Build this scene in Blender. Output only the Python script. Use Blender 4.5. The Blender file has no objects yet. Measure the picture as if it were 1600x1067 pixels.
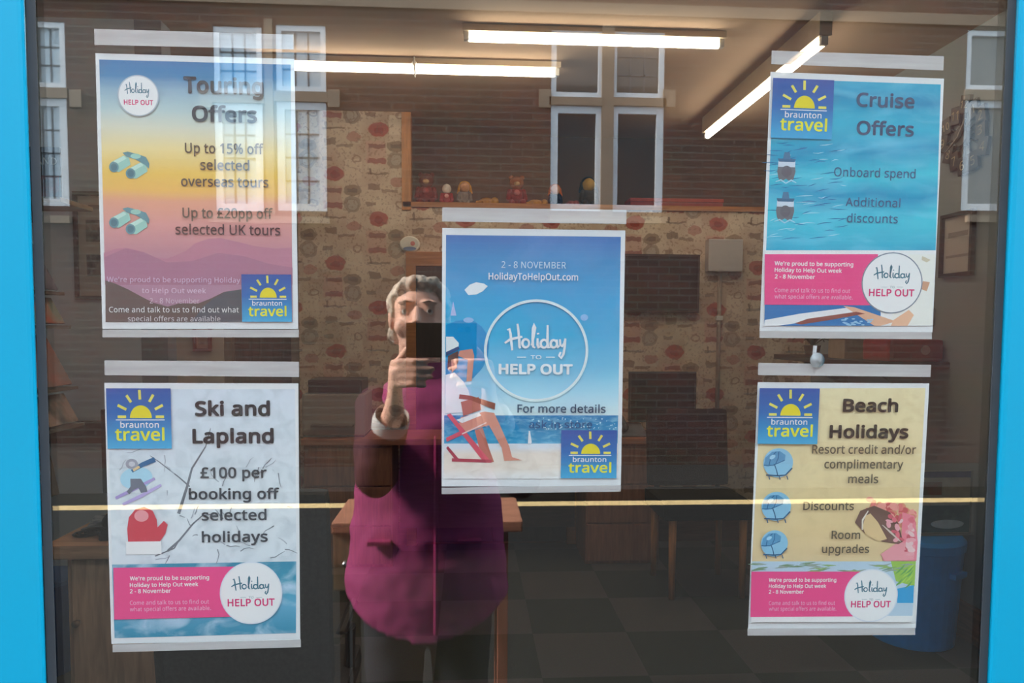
import bpy, bmesh, math, os, random
import numpy as np
from mathutils import Vector, Matrix, Quaternion, Euler, noise
from mathutils.geometry import tessellate_polygon

S = bpy.context.scene
COL = S.collection
random.seed(7)

# ------------------------------------------------------------------ camera
F_PX, PPX, PPY = 1155.0, 800.0, 582.0
YAW, PITCH, ROLL = math.radians(3.42), math.radians(3.32), math.radians(0.30)
EYE = Vector((0.0, -0.80, 1.35))
FWD = Vector((math.sin(YAW) * math.cos(PITCH), math.cos(YAW) * math.cos(PITCH), -math.sin(PITCH)))
_R0 = Vector((math.cos(YAW), -math.sin(YAW), 0))
_U0 = _R0.cross(FWD)
RGT = _R0 * math.cos(ROLL) + _U0 * math.sin(ROLL)
UPV = _U0 * math.cos(ROLL) - _R0 * math.sin(ROLL)
cam = bpy.data.cameras.new('camera')
camo = bpy.data.objects.new('camera', cam)
COL.objects.link(camo)
m3 = Matrix((RGT, UPV, -FWD)).transposed()
camo.matrix_world = Matrix.Translation(EYE) @ m3.to_4x4()
cam.sensor_fit = 'HORIZONTAL'
cam.sensor_width = 36.0
cam.lens = F_PX / 1600 * 36
cam.shift_y = (PPY - 533.5) / 1600
cam.clip_start = 0.01
cam.clip_end = 200
S.camera = camo


def at(px, py, y):
    """point of the plane Y = y seen at a pixel of the photograph (used to read sizes and places off the photo)"""
    d = FWD + RGT * ((px - PPX) / F_PX) - UPV * ((py - PPY) / F_PX)
    return EYE + d * ((y - EYE.y) / d.y)


# ------------------------------------------------------------------ light and exposure
w = bpy.data.worlds.new('overcast_sky')
S.world = w
w.use_nodes = True
bg = w.node_tree.nodes['Background']
bg.inputs['Color'].default_value = (0.76, 0.89, 1.0, 1)
bg.inputs['Strength'].default_value = 1.85
sun = bpy.data.lights.new('sun', 'SUN')
sun.energy = 6.8
sun.angle = math.radians(14)
sun.color = (1.0, 0.93, 0.84)
suno = bpy.data.objects.new('sun', sun)
COL.objects.link(suno)
suno.rotation_euler = Vector((1.0, -0.14, -0.74)).to_track_quat('-Z', 'Y').to_euler()
suno.location = (-6, 3, 8)
S.view_settings.view_transform = 'Standard'
S.view_settings.look = 'None'
S.view_settings.exposure = 1.72
S.view_settings.gamma = 1
S.view_settings.use_curve_mapping = False
S.cycles.transparent_max_bounces = 24
S.cycles.max_bounces = 10
TUBE_POWER = 6.0


# ------------------------------------------------------------------ materials
def lin(r, g, b, k=1.0):
    f = lambda c: ((c / 255) / 12.92 if c / 255 <= 0.04045 else ((c / 255 + 0.055) / 1.055) ** 2.4)
    return (min(f(r) * k, 0.92), min(f(g) * k, 0.92), min(f(b) * k, 0.92), 1)


MATS = {}


def nt(name):
    m = bpy.data.materials.new(name)
    m.use_nodes = True
    t = m.node_tree
    return m, t, t.nodes['Principled BSDF'], t.nodes['Material Output']


def N(t, kind, **kw):
    n = t.nodes.new(kind)
    for k, v in kw.items():
        if k.startswith('i_'):
            n.inputs[k[2:]].default_value = v
        else:
            setattr(n, k, v)
    return n


def mat(name, rgb, rough=0.6, var=0.08, scale=30.0, metal=0.0, spec=0.4, bump=0.0):
    """plain paint / plastic / cloth with a little procedural unevenness"""
    if name in MATS:
        return MATS[name]
    m, t, b, o = nt(name)
    c = lin(*rgb)
    tc = N(t, 'ShaderNodeTexCoord')
    nz = N(t, 'ShaderNodeTexNoise', i_Scale=scale, i_Detail=3.0)
    t.links.new(tc.outputs['Object'], nz.inputs['Vector'])
    r = N(t, 'ShaderNodeValToRGB')
    r.color_ramp.elements[0].color = tuple(x * (1 - var) for x in c[:3]) + (1,)
    r.color_ramp.elements[1].color = tuple(min(1, x * (1 + var)) for x in c[:3]) + (1,)
    r.color_ramp.elements[0].position = 0.3
    r.color_ramp.elements[1].position = 0.7
    t.links.new(nz.outputs['Fac'], r.inputs['Fac'])
    t.links.new(r.outputs['Color'], b.inputs['Base Color'])
    b.inputs['Roughness'].default_value = rough
    b.inputs['Metallic'].default_value = metal
    b.inputs['Specular IOR Level'].default_value = spec
    if bump:
        bp = N(t, 'ShaderNodeBump', i_Strength=bump, i_Distance=0.01)
        t.links.new(nz.outputs['Fac'], bp.inputs['Height'])
        t.links.new(bp.outputs['Normal'], b.inputs['Normal'])
    MATS[name] = m
    return m


INK = 1.22


def ink(r, g, b):
    """printed flat colour, matt"""
    key = f'ink_{r}_{g}_{b}'
    if key not in MATS:
        m, t, bs, o = nt(key)
        tc = N(t, 'ShaderNodeTexCoord')
        nz = N(t, 'ShaderNodeTexNoise', i_Scale=420.0, i_Detail=1.0)
        t.links.new(tc.outputs['Object'], nz.inputs['Vector'])
        mx = N(t, 'ShaderNodeMixRGB')
        c = lin(r, g, b, INK)
        mx.inputs[1].default_value = tuple(x * 0.96 for x in c[:3]) + (1,)
        mx.inputs[2].default_value = tuple(min(.92, x * 1.04) for x in c[:3]) + (1,)
        t.links.new(nz.outputs['Fac'], mx.inputs[0])
        t.links.new(mx.outputs[0], bs.inputs['Base Color'])
        bs.inputs['Roughness'].default_value = 0.7
        bs.inputs['Specular IOR Level'].default_value = 0.1
        MATS[key] = m
    return MATS[key]


def print_mat(name, stops, z0, z1, warp=0.0, wscale=(20, 20, 20), blotch=None, bscale=(12, 12, 30), bamt=0.5):
    """a printed picture: colour bands down the sheet (object Z from z1 at the top to z0), softly warped, with blotches of a second colour"""
    m, t, b, o = nt(name)
    tc = N(t, 'ShaderNodeTexCoord')
    sp = N(t, 'ShaderNodeSeparateXYZ')
    t.links.new(tc.outputs['Object'], sp.inputs[0])
    mp = N(t, 'ShaderNodeMapping')
    mp.inputs['Scale'].default_value = wscale
    t.links.new(tc.outputs['Object'], mp.inputs['Vector'])
    nz = N(t, 'ShaderNodeTexNoise', i_Scale=1.0, i_Detail=3.0)
    t.links.new(mp.outputs['Vector'], nz.inputs['Vector'])
    mr = N(t, 'ShaderNodeMapRange')
    mr.inputs['From Min'].default_value = z1
    mr.inputs['From Max'].default_value = z0
    t.links.new(sp.outputs['Z'], mr.inputs['Value'])
    ad = N(t, 'ShaderNodeMath', operation='MULTIPLY_ADD')
    t.links.new(nz.outputs['Fac'], ad.inputs[0])
    ad.inputs[1].default_value = warp
    sb = N(t, 'ShaderNodeMath', operation='SUBTRACT')
    t.links.new(mr.outputs['Result'], sb.inputs[0])
    sb.inputs[1].default_value = warp * 0.5
    t.links.new(sb.outputs[0], ad.inputs[2])
    r = N(t, 'ShaderNodeValToRGB')
    el = r.color_ramp.elements
    while len(el) < len(stops):
        el.new(0.5)
    for e, (p, c) in zip(el, stops):
        e.position = p
        e.color = lin(*c, INK)
    t.links.new(ad.outputs[0], r.inputs['Fac'])
    out = r.outputs['Color']
    if blotch:
        mp2 = N(t, 'ShaderNodeMapping')
        mp2.inputs['Scale'].default_value = bscale
        t.links.new(tc.outputs['Object'], mp2.inputs['Vector'])
        n2 = N(t, 'ShaderNodeTexNoise', i_Scale=1.0, i_Detail=4.0)
        n2.inputs['Distortion'].default_value = 0.6
        t.links.new(mp2.outputs['Vector'], n2.inputs['Vector'])
        m2 = N(t, 'ShaderNodeMapRange')
        m2.inputs['From Min'].default_value = 0.45
        m2.inputs['From Max'].default_value = 0.72
        m2.inputs['To Max'].default_value = bamt
        t.links.new(n2.outputs['Fac'], m2.inputs['Value'])
        mx = N(t, 'ShaderNodeMixRGB')
        t.links.new(m2.outputs['Result'], mx.inputs[0])
        t.links.new(out, mx.inputs[1])
        mx.inputs[2].default_value = lin(*blotch, INK)
        out = mx.outputs[0]
    t.links.new(out, b.inputs['Base Color'])
    b.inputs['Roughness'].default_value = 0.7
    b.inputs['Specular IOR Level'].default_value = 0.1
    return m


def wood(name, rgb, rough=0.45, axis='X', scale=6.0):
    if name in MATS:
        return MATS[name]
    m, t, b, o = nt(name)
    c = lin(*rgb)
    tc = N(t, 'ShaderNodeTexCoord')
    mp = N(t, 'ShaderNodeMapping')
    sc = {'X': (1.5, 14, 14), 'Y': (14, 1.5, 14), 'Z': (14, 14, 1.5)}[axis]
    mp.inputs['Scale'].default_value = sc
    t.links.new(tc.outputs['Object'], mp.inputs['Vector'])
    nz = N(t, 'ShaderNodeTexNoise', i_Scale=scale * 0.6, i_Detail=5.0)
    nz.inputs['Distortion'].default_value = 0.8
    t.links.new(mp.outputs['Vector'], nz.inputs['Vector'])
    r = N(t, 'ShaderNodeValToRGB')
    r.color_ramp.elements[0].position = 0.3
    r.color_ramp.elements[1].position = 0.72
    r.color_ramp.elements[0].color = tuple(x * 0.72 for x in c[:3]) + (1,)
    r.color_ramp.elements[1].color = tuple(min(1, x * 1.15) for x in c[:3]) + (1,)
    t.links.new(nz.outputs['Fac'], r.inputs['Fac'])
    t.links.new(r.outputs['Color'], b.inputs['Base Color'])
    b.inputs['Roughness'].default_value = rough
    MATS[name] = m
    return m


def emit_mat(name, rgb, strength):
    m, t, b, o = nt(name)
    b.inputs['Base Color'].default_value = (0.9, 0.9, 0.88, 1)
    b.inputs['Emission Color'].default_value = rgb + (1,)
    b.inputs['Emission Strength'].default_value = strength
    return m


def glass_mat(name, ior=1.5, tint=(1, 1, 1), rough=0.0, milk=0.0, milk_rgb=(230, 232, 236), noisy=0.0):
    """clear sheet: see-through, with mirror reflections that grow at grazing angles; milk = share of whitish scattering plastic"""
    m, t, b, o = nt(name)
    tr = N(t, 'ShaderNodeBsdfTransparent')
    tr.inputs['Color'].default_value = tuple(tint) + (1,)
    gl = N(t, 'ShaderNodeBsdfGlossy')
    gl.inputs['Roughness'].default_value = rough
    gl.inputs['Color'].default_value = (1, 1, 1, 1)
    lw = N(t, 'ShaderNodeLayerWeight', i_Blend=0.5)
    pw = N(t, 'ShaderNodeMath', operation='POWER')
    t.links.new(lw.outputs['Facing'], pw.inputs[0])
    pw.inputs[1].default_value = 5.0
    r0 = ((ior - 1) / (ior + 1)) ** 2
    ma = N(t, 'ShaderNodeMath', operation='MULTIPLY_ADD')
    t.links.new(pw.outputs[0], ma.inputs[0])
    ma.inputs[1].default_value = 1 - r0
    ma.inputs[2].default_value = r0
    mx = N(t, 'ShaderNodeMixShader')
    t.links.new(ma.outputs[0], mx.inputs['Fac'])
    base = tr.outputs['BSDF']
    if milk:
        di = N(t, 'ShaderNodeBsdfDiffuse')
        di.inputs['Color'].default_value = lin(*milk_rgb)
        mk = N(t, 'ShaderNodeMixShader')
        mk.inputs['Fac'].default_value = milk
        if noisy:
            tc = N(t, 'ShaderNodeTexCoord')
            mp = N(t, 'ShaderNodeMapping')
            mp.inputs['Scale'].default_value = (14, 14, 120)
            t.links.new(tc.outputs['Object'], mp.inputs['Vector'])
            nz = N(t, 'ShaderNodeTexNoise', i_Scale=1.0)
            t.links.new(mp.outputs['Vector'], nz.inputs['Vector'])
            mr = N(t, 'ShaderNodeMapRange')
            mr.inputs['To Min'].default_value = milk - noisy
            mr.inputs['To Max'].default_value = milk + noisy
            t.links.new(nz.outputs['Fac'], mr.inputs['Value'])
            t.links.new(mr.outputs['Result'], mk.inputs['Fac'])
        t.links.new(tr.outputs['BSDF'], mk.inputs[1])
        t.links.new(di.outputs['BSDF'], mk.inputs[2])
        base = mk.outputs['Shader']
    t.links.new(base, mx.inputs[1])
    t.links.new(gl.outputs['BSDF'], mx.inputs[2])
    t.links.new(mx.outputs['Shader'], o.inputs['Surface'])
    t.nodes.remove(b)
    return m


def brick_mat(name, c1, c2, mortar, scale=1.0, bw=0.225, bh=0.075, axis='XZ', rough=0.85):
    m, t, b, o = nt(name)
    tc = N(t, 'ShaderNodeTexCoord')
    sp = N(t, 'ShaderNodeSeparateXYZ')
    t.links.new(tc.outputs['Object'], sp.inputs[0])
    cb = N(t, 'ShaderNodeCombineXYZ')
    t.links.new(sp.outputs[axis[0]], cb.inputs[0])
    t.links.new(sp.outputs[axis[1]], cb.inputs[1])
    br = N(t, 'ShaderNodeTexBrick')
    br.inputs['Scale'].default_value = scale
    br.inputs['Brick Width'].default_value = bw
    br.inputs['Row Height'].default_value = bh
    br.inputs['Mortar Size'].default_value = 0.008
    br.inputs['Color1'].default_value = lin(*c1)
    br.inputs['Color2'].default_value = lin(*c2)
    br.inputs['Mortar'].default_value = lin(*mortar)
    t.links.new(cb.outputs[0], br.inputs['Vector'])
    nz = N(t, 'ShaderNodeTexNoise', i_Scale=2.2, i_Detail=6.0)
    t.links.new(tc.outputs['Object'], nz.inputs['Vector'])
    mx = N(t, 'ShaderNodeMixRGB', blend_type='MULTIPLY')
    mx.inputs[0].default_value = 0.45
    t.links.new(br.outputs['Color'], mx.inputs[1])
    t.links.new(nz.outputs['Color'], mx.inputs[2])
    t.links.new(mx.outputs[0], b.inputs['Base Color'])
    b.inputs['Roughness'].default_value = rough
    return m


def carpet_tiles(name):
    m, t, b, o = nt(name)
    tc = N(t, 'ShaderNodeTexCoord')
    mp = N(t, 'ShaderNodeMapping')
    mp.inputs['Location'].default_value = (0.13, 0.115, 0.01)
    t.links.new(tc.outputs['Object'], mp.inputs['Vector'])
    ck = N(t, 'ShaderNodeTexChecker')
    ck.inputs['Scale'].default_value = 1 / 0.42
    ck.inputs['Color1'].default_value = lin(70, 72, 62)
    ck.inputs['Color2'].default_value = lin(97, 91, 86)
    t.links.new(mp.outputs['Vector'], ck.inputs['Vector'])
    nz = N(t, 'ShaderNodeTexNoise', i_Scale=160.0, i_Detail=3.0)
    t.links.new(tc.outputs['Object'], nz.inputs['Vector'])
    mx = N(t, 'ShaderNodeMixRGB', blend_type='MULTIPLY')
    mx.inputs[0].default_value = 0.4
    t.links.new(ck.outputs['Color'], mx.inputs[1])
    t.links.new(nz.outputs['Color'], mx.inputs[2])
    t.links.new(mx.outputs[0], b.inputs['Base Color'])
    b.inputs['Roughness'].default_value = 0.95
    bp = N(t, 'ShaderNodeBump', i_Strength=0.3, i_Distance=0.004)
    t.links.new(nz.outputs['Fac'], bp.inputs['Height'])
    t.links.new(bp.outputs['Normal'], b.inputs['Normal'])
    return m


def wallpaper_mat(name):
    """cream paper printed with a half-drop repeat of postmark ovals, stamp bars and lettering-like scribbles"""
    m, t, b, o = nt(name)
    L = t.links
    tc = N(t, 'ShaderNodeTexCoord')
    wn = N(t, 'ShaderNodeTexNoise', i_Scale=22.0, i_Detail=2.0)
    L.new(tc.outputs['Object'], wn.inputs['Vector'])
    sc = N(t, 'ShaderNodeVectorMath', operation='SCALE')
    sc.inputs['Scale'].default_value = 0.035
    L.new(wn.outputs['Color'], sc.inputs[0])
    av = N(t, 'ShaderNodeVectorMath', operation='ADD')
    L.new(tc.outputs['Object'], av.inputs[0])
    L.new(sc.outputs[0], av.inputs[1])
    sp = N(t, 'ShaderNodeSeparateXYZ')
    L.new(av.outputs[0], sp.inputs[0])

    def math_(op, a, bb=None, cc=None):
        n = N(t, 'ShaderNodeMath', operation=op)
        for i, v in enumerate((a, bb, cc)):
            if v is None:
                continue
            if isinstance(v, (int, float)):
                n.inputs[i].default_value = v
            else:
                L.new(v, n.inputs[i])
        return n.outputs[0]

    PW, PH = 0.53, 0.54
    ux = math_('DIVIDE', math_('ADD', sp.outputs['X'], 0.085 + 53 * 0.53), PW)
    colm = math_('FLOOR', math_('MULTIPLY', ux, 2.0))
    odd = math_('MODULO', colm, 2.0)
    fx = math_('FRACT', math_('MULTIPLY', ux, 2.0))
    uy = math_('ADD', math_('DIVIDE', math_('ADD', sp.outputs['Z'], 10 * 0.54 - 0.02), PH), math_('MULTIPLY', odd, 0.5))
    fy = math_('FRACT', uy)
    X = math_('MULTIPLY', fx, 0.265)
    Y = math_('MULTIPLY', fy, PH)
    tone = N(t, 'ShaderNodeTexNoise', i_Scale=5.0, i_Detail=4.0)
    L.new(tc.outputs['Object'], tone.inputs['Vector'])
    cr = N(t, 'ShaderNodeValToRGB')
    cr.color_ramp.elements[0].position = .35
    cr.color_ramp.elements[1].position = .65
    cr.color_ramp.elements[0].color = lin(196, 170, 148)
    cr.color_ramp.elements[1].color = lin(222, 205, 182)
    L.new(tone.outputs['Fac'], cr.inputs['Fac'])
    cur = cr.outputs['Color']

    def shape(cx, cy, rx, ry, rgb, amt, ring=False, rect=False):
        nonlocal cur
        dx = math_('DIVIDE', math_('SUBTRACT', X, cx), rx)
        dy = math_('DIVIDE', math_('SUBTRACT', Y, cy), ry)
        if rect:
            d = math_('MAXIMUM', math_('ABSOLUTE', dx), math_('ABSOLUTE', dy))
        else:
            d = math_('SQRT', math_('ADD', math_('MULTIPLY', dx, dx), math_('MULTIPLY', dy, dy)))
        if ring:
            d = math_('ADD', math_('MULTIPLY', math_('ABSOLUTE', math_('SUBTRACT', d, 0.85)), 5.0), 0.0)
        mr = N(t, 'ShaderNodeMapRange')
        mr.inputs['From Min'].default_value = 1.04
        mr.inputs['From Max'].default_value = 0.92
        mr.inputs['To Max'].default_value = amt
        L.new(d, mr.inputs['Value'])
        mx = N(t, 'ShaderNodeMixRGB')
        L.new(mr.outputs['Result'], mx.inputs[0])
        L.new(cur, mx.inputs[1])
        mx.inputs[2].default_value = lin(*rgb)
        cur = mx.outputs[0]

    shape(.20, .10, .045, .065, (214, 196, 174), .8, rect=True)
    shape(.07, .26, .06, .07, (205, 168, 150), .8, rect=True)
    shape(.20, .43, .05, .06, (225, 208, 186), .8, rect=True)
    shape(.085, .40, .062, .045, (170, 62, 52), .85)
    shape(.085, .395, .03, .02, (140, 40, 36), .7)
    shape(.19, .30, .055, .035, (128, 108, 88), .75)
    shape(.19, .30, .03, .012, (100, 80, 66), .6, rect=True)
    shape(.075, .30, .05, .014, (140, 84, 72), .85, rect=True)
    shape(.19, .215, .04, .04, (170, 160, 145), .7)
    shape(.19, .215, .05, .05, (130, 115, 100), .6, ring=True)
    shape(.075, .21, .055, .016, (150, 62, 56), .75, rect=True)
    shape(.08, .135, .07, .006, (110, 88, 72), .7, rect=True)
    shape(.035, .15, .006, .02, (100, 78, 66), .7, rect=True)
    shape(.20, .085, .045, .03, (168, 92, 82), .6)
    shape(.06, .055, .035, .02, (120, 96, 80), .7, rect=True)
    shape(.15, .03, .05, .009, (132, 104, 86), .7, rect=True)
    shape(.22, .49, .03, .022, (150, 120, 104), .7, ring=True)
    shape(.04, .49, .03, .012, (126, 98, 82), .7, rect=True)
    fine = N(t, 'ShaderNodeTexNoise', i_Scale=70.0, i_Detail=3.0)
    L.new(tc.outputs['Object'], fine.inputs['Vector'])
    mr = N(t, 'ShaderNodeMapRange')
    mr.inputs['From Min'].default_value = .56
    mr.inputs['From Max'].default_value = .64
    mr.inputs['To Max'].default_value = .45
    L.new(fine.outputs['Fac'], mr.inputs['Value'])
    mx = N(t, 'ShaderNodeMixRGB')
    L.new(mr.outputs['Result'], mx.inputs[0])
    L.new(cur, mx.inputs[1])
    mx.inputs[2].default_value = lin(128, 92, 76)
    L.new(mx.outputs[0], b.inputs['Base Color'])
    b.inputs['Roughness'].default_value = .8
    return m


# ------------------------------------------------------------------ mesh helpers
WORLD = {}


def wloc(o):
    return WORLD.get(o.name, Vector((0, 0, 0))) if o else Vector((0, 0, 0))


def thing(name, label, cat, loc=(0, 0, 0), group=None):
    o = bpy.data.objects.new(name, None)
    o.empty_display_size = 0.05
    COL.objects.link(o)
    o.location = loc
    WORLD[o.name] = Vector(loc)
    tag(o, label, cat, group)
    return o


def tag(o, label=None, cat=None, group=None, kind=None):
    if label:
        o['label'] = label
    if cat:
        o['category'] = cat
    if group:
        o['group'] = group
    if kind:
        o['kind'] = kind
    return o


class MB:
    """collects shapes (world coordinates) and links them as ONE mesh object"""

    def __init__(self):
        self.v, self.f, self.m = [], [], []
        self.mi = 0

    def add(self, verts, faces, mi=None):
        n = len(self.v)
        self.v += [Vector(p) for p in verts]
        self.f += [[i + n for i in f] for f in faces]
        self.m += [self.mi if mi is None else mi] * len(faces)
        return self

    def box(self, c, s, rot=None, bev=0.0, mi=None):
        bm = bmesh.new()
        bmesh.ops.create_cube(bm, size=1.0)
        for v in bm.verts:
            v.co = Vector((v.co.x * s[0], v.co.y * s[1], v.co.z * s[2]))
        if bev:
            bmesh.ops.bevel(bm, geom=list(bm.edges), offset=bev, segments=2, profile=0.7, affect='EDGES')
        return self.frombm(bm, c, rot, mi)

    def frombm(self, bm, c=(0, 0, 0), rot=None, mi=None):
        R = rot if rot is not None else Matrix.Identity(3)
        if isinstance(R, Euler):
            R = R.to_matrix()
        bm.verts.index_update()
        vs = [R @ v.co + Vector(c) for v in bm.verts]
        fs = [[v.index for v in f.verts] for f in bm.faces]
        bm.free()
        return self.add(vs, fs, mi)

    def span(self, p0, p1, bev=0.0, mi=None):
        a, b = Vector(p0), Vector(p1)
        return self.box((a + b) / 2, [abs(x) for x in (b - a)], None, bev, mi)

    def ball(self, c, r, rot=None, seg=20, rings=12, mi=None):
        bm = bmesh.new()
        bmesh.ops.create_uvsphere(bm, u_segments=seg, v_segments=rings, radius=1.0)
        r = (r, r, r) if isinstance(r, (int, float)) else r
        for v in bm.verts:
            v.co = Vector((v.co.x * r[0], v.co.y * r[1], v.co.z * r[2]))
        return self.frombm(bm, c, rot, mi)

    def tube(self, pts, rad, seg=12, cap=True, mi=None, flat=None):
        """loft of circles (or ellipses: rad entry = (a, b)) along a path"""
        pts = [Vector(p) for p in pts]
        n = len(pts)
        if isinstance(rad, (int, float)):
            rad = [rad] * n
        tang = []
        for i in range(n):
            d = pts[min(i + 1, n - 1)] - pts[max(i - 1, 0)]
            tang.append(d.normalized())
        up = Vector((0, 0, 1)) if abs(tang[0].z) < 0.9 else Vector((1, 0, 0))
        if flat is not None:
            up = Vector(flat)
        a = (up - tang[0] * up.dot(tang[0])).normalized()
        vs, fs = [], []
        for i in range(n):
            if i:
                q = tang[i - 1].rotation_difference(tang[i])
                a = (q @ a)
                a = (a - tang[i] * a.dot(tang[i])).normalized()
            bb = tang[i].cross(a)
            ra, rb = (rad[i], rad[i]) if isinstance(rad[i], (int, float)) else rad[i]
            for k in range(seg):
                th = 2 * math.pi * k / seg
                vs.append(pts[i] + a * (ra * math.cos(th)) + bb * (rb * math.sin(th)))
        for i in range(n - 1):
            for k in range(seg):
                k2 = (k + 1) % seg
                fs.append([i * seg + k, i * seg + k2, (i + 1) * seg + k2, (i + 1) * seg + k])
        if cap:
            fs.append(list(range(seg))[::-1])
            fs.append([(n - 1) * seg + k for k in range(seg)])
        return self.add(vs, fs, mi)

    def rings(self, rows, seg=32, mi=None):
        """loft of horizontal ellipses: rows of (cx, cy, z, rx, ry)"""
        vs, fs = [], []
        for (cx, cy, z, rx, ry) in rows:
            for k in range(seg):
                th = 2 * math.pi * k / seg
                vs.append((cx + rx * math.cos(th), cy + ry * math.sin(th), z))
        n = len(rows)
        for i in range(n - 1):
            for k in range(seg):
                k2 = (k + 1) % seg
                fs.append([i * seg + k, i * seg + k2, (i + 1) * seg + k2, (i + 1) * seg + k])
        fs.append(list(range(seg))[::-1])
        fs.append([(n - 1) * seg + k for k in range(seg)])
        return self.add(vs, fs, mi)

    def limb(self, pts, rad, seg=14, mi=None):
        self.tube(pts, rad, seg, True, mi)
        for p, r in ((pts[0], rad[0]), (pts[-1], rad[-1])):
            self.ball(p, r if isinstance(r, (int, float)) else min(r), None, 14, 8, mi)
        return self

    def prism(self, poly, a, b, mi=None):
        """polygon poly of 3D points extruded by vector b-a"""
        d = Vector(b) - Vector(a)
        n = len(poly)
        vs = [Vector(p) for p in poly] + [Vector(p) + d for p in poly]
        fs = [list(range(n))[::-1], [n + i for i in range(n)]]
        for i in range(n):
            j = (i + 1) % n
            fs.append([i, j, n + j, n + i])
        return self.add(vs, fs, mi)

    def build(self, name, mats, parent=None, smooth=False, bevel=0.0, kind=None):
        me = bpy.data.meshes.new(name)
        off = wloc(parent)
        org = Vector((0, 0, 0))
        if parent is None and self.v:
            lo = Vector([min(p[i] for p in self.v) for i in range(3)])
            hi = Vector([max(p[i] for p in self.v) for i in range(3)])
            org = Vector(((lo.x + hi.x) / 2, (lo.y + hi.y) / 2, lo.z)) if self.center else org
        me.from_pydata([tuple(p - off - org) for p in self.v], [], self.f)
        if not isinstance(mats, (list, tuple)):
            mats = [mats]
        for mm in mats:
            me.materials.append(mm)
        me.polygons.foreach_set('material_index', self.m)
        if smooth:
            me.polygons.foreach_set('use_smooth', [True] * len(me.polygons))
        me.update()
        o = bpy.data.objects.new(name, me)
        COL.objects.link(o)
        if parent:
            o.parent = parent
            WORLD[o.name] = off
        else:
            o.location = org
            WORLD[o.name] = org
        if kind:
            o['kind'] = kind
        if bevel:
            bv = o.modifiers.new('bevel', 'BEVEL')
            bv.width = bevel
            bv.segments = 2
            bv.limit_method = 'ANGLE'
        if smooth == 'auto':
            pass
        return o

    center = True


def fuse(o, voxel, smooth=6, factor=0.5, displace=None):
    """join the overlapping shapes of a mesh into one continuous smooth surface"""
    r = o.modifiers.new('r', 'REMESH')
    r.mode = 'VOXEL'
    r.voxel_size = voxel
    r.use_smooth_shade = True
    if smooth:
        s = o.modifiers.new('s', 'SMOOTH')
        s.iterations = smooth
        s.factor = factor
    dg = bpy.context.evaluated_depsgraph_get()
    dg.update()
    me = bpy.data.meshes.new_from_object(o.evaluated_get(dg))
    mats = [s.material for s in o.material_slots]
    o.modifiers.clear()
    o.data = me
    if not me.materials:
        for mm in mats:
            me.materials.append(mm)
    if displace:
        for v in me.vertices:
            v.co += displace(v.co, v.normal)
    me.polygons.foreach_set('use_smooth', [True] * len(me.polygons))
    return o


# ------------------------------------------------------------------ common materials
M_BLUE = mat('blue_gloss_paint', (2, 152, 190), .28, .03, 3, spec=.5)
M_GLASS = glass_mat('shop_glass', 1.74, (.97, .985, .98))
M_GASKET = mat('dark_rubber_gasket', (58, 62, 66), .6)
M_WHITE = mat('white_plastic', (225, 222, 215), .4, .02)
M_CREAMW = mat('cream_wall_paint', (198, 190, 180), .85, .03, 4)
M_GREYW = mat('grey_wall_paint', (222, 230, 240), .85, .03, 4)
M_CEIL = mat('ceiling_paint', (186, 160, 138), .9, .03, 3)
M_WP = wallpaper_mat('postmark_wallpaper')
M_CARPET = carpet_tiles('carpet_tiles')
M_BLACK = mat('black_plastic', (26, 26, 28), .45, .1)
M_CLOTH = mat('black_chair_cloth', (30, 30, 33), .9, .2, 200, bump=.2)
M_DESK = wood('desk_wood', (222, 164, 128), .45, 'X')
M_DESKZ = wood('desk_wood_upright', (218, 164, 130), .5, 'Z')
M_PINE = wood('pine_strip', (196, 132, 74), .5, 'Z')
M_PINEX = wood('pine_board', (176, 116, 66), .5, 'X')
M_CHROME = mat('dull_chrome', (170, 170, 172), .3, .02, metal=1.0)
M_PAPER = mat('white_paper', (236, 238, 240), .8, .01, 40, spec=.1)
M_BATTEN = mat('lamp_batten_enamel', (196, 176, 150), .5, .03)
M_TUBE = emit_mat('lamp_tube_glow', (1.0, .86, .66), TUBE_POWER)
M_DARKFRAME = mat('dark_frame_wood', (38, 32, 30), .4, .1)

# ------------------------------------------------------------------ the shop shell
Y_BACK = 3.82
Z_CEIL = 2.67
X_R, X_L = 2.2, -2.3
Z_ST = -0.10  # pavement level


def struct(name, mb, mats, parent=None, smooth=False, bevel=0.0):
    mb.center = False
    o = mb.build(name, mats, parent, smooth, bevel)
    if parent is None:
        o['kind'] = 'structure'
    return o


struct('floor', MB().span((X_L - .1, 0.0, -.10), (X_R + .1, Y_BACK + .1, 0.0)), M_CARPET)
struct('ceiling', MB().span((X_L - .1, 0.0, Z_CEIL), (X_R + .1, Y_BACK + .7, Z_CEIL + .12)), M_CEIL)
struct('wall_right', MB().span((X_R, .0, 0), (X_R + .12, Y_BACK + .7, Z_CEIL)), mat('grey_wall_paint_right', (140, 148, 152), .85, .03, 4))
struct('wall_left', MB().span((X_L - .12, .0, 0), (X_L, Y_BACK + .7, Z_CEIL)), M_GREYW)
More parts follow.
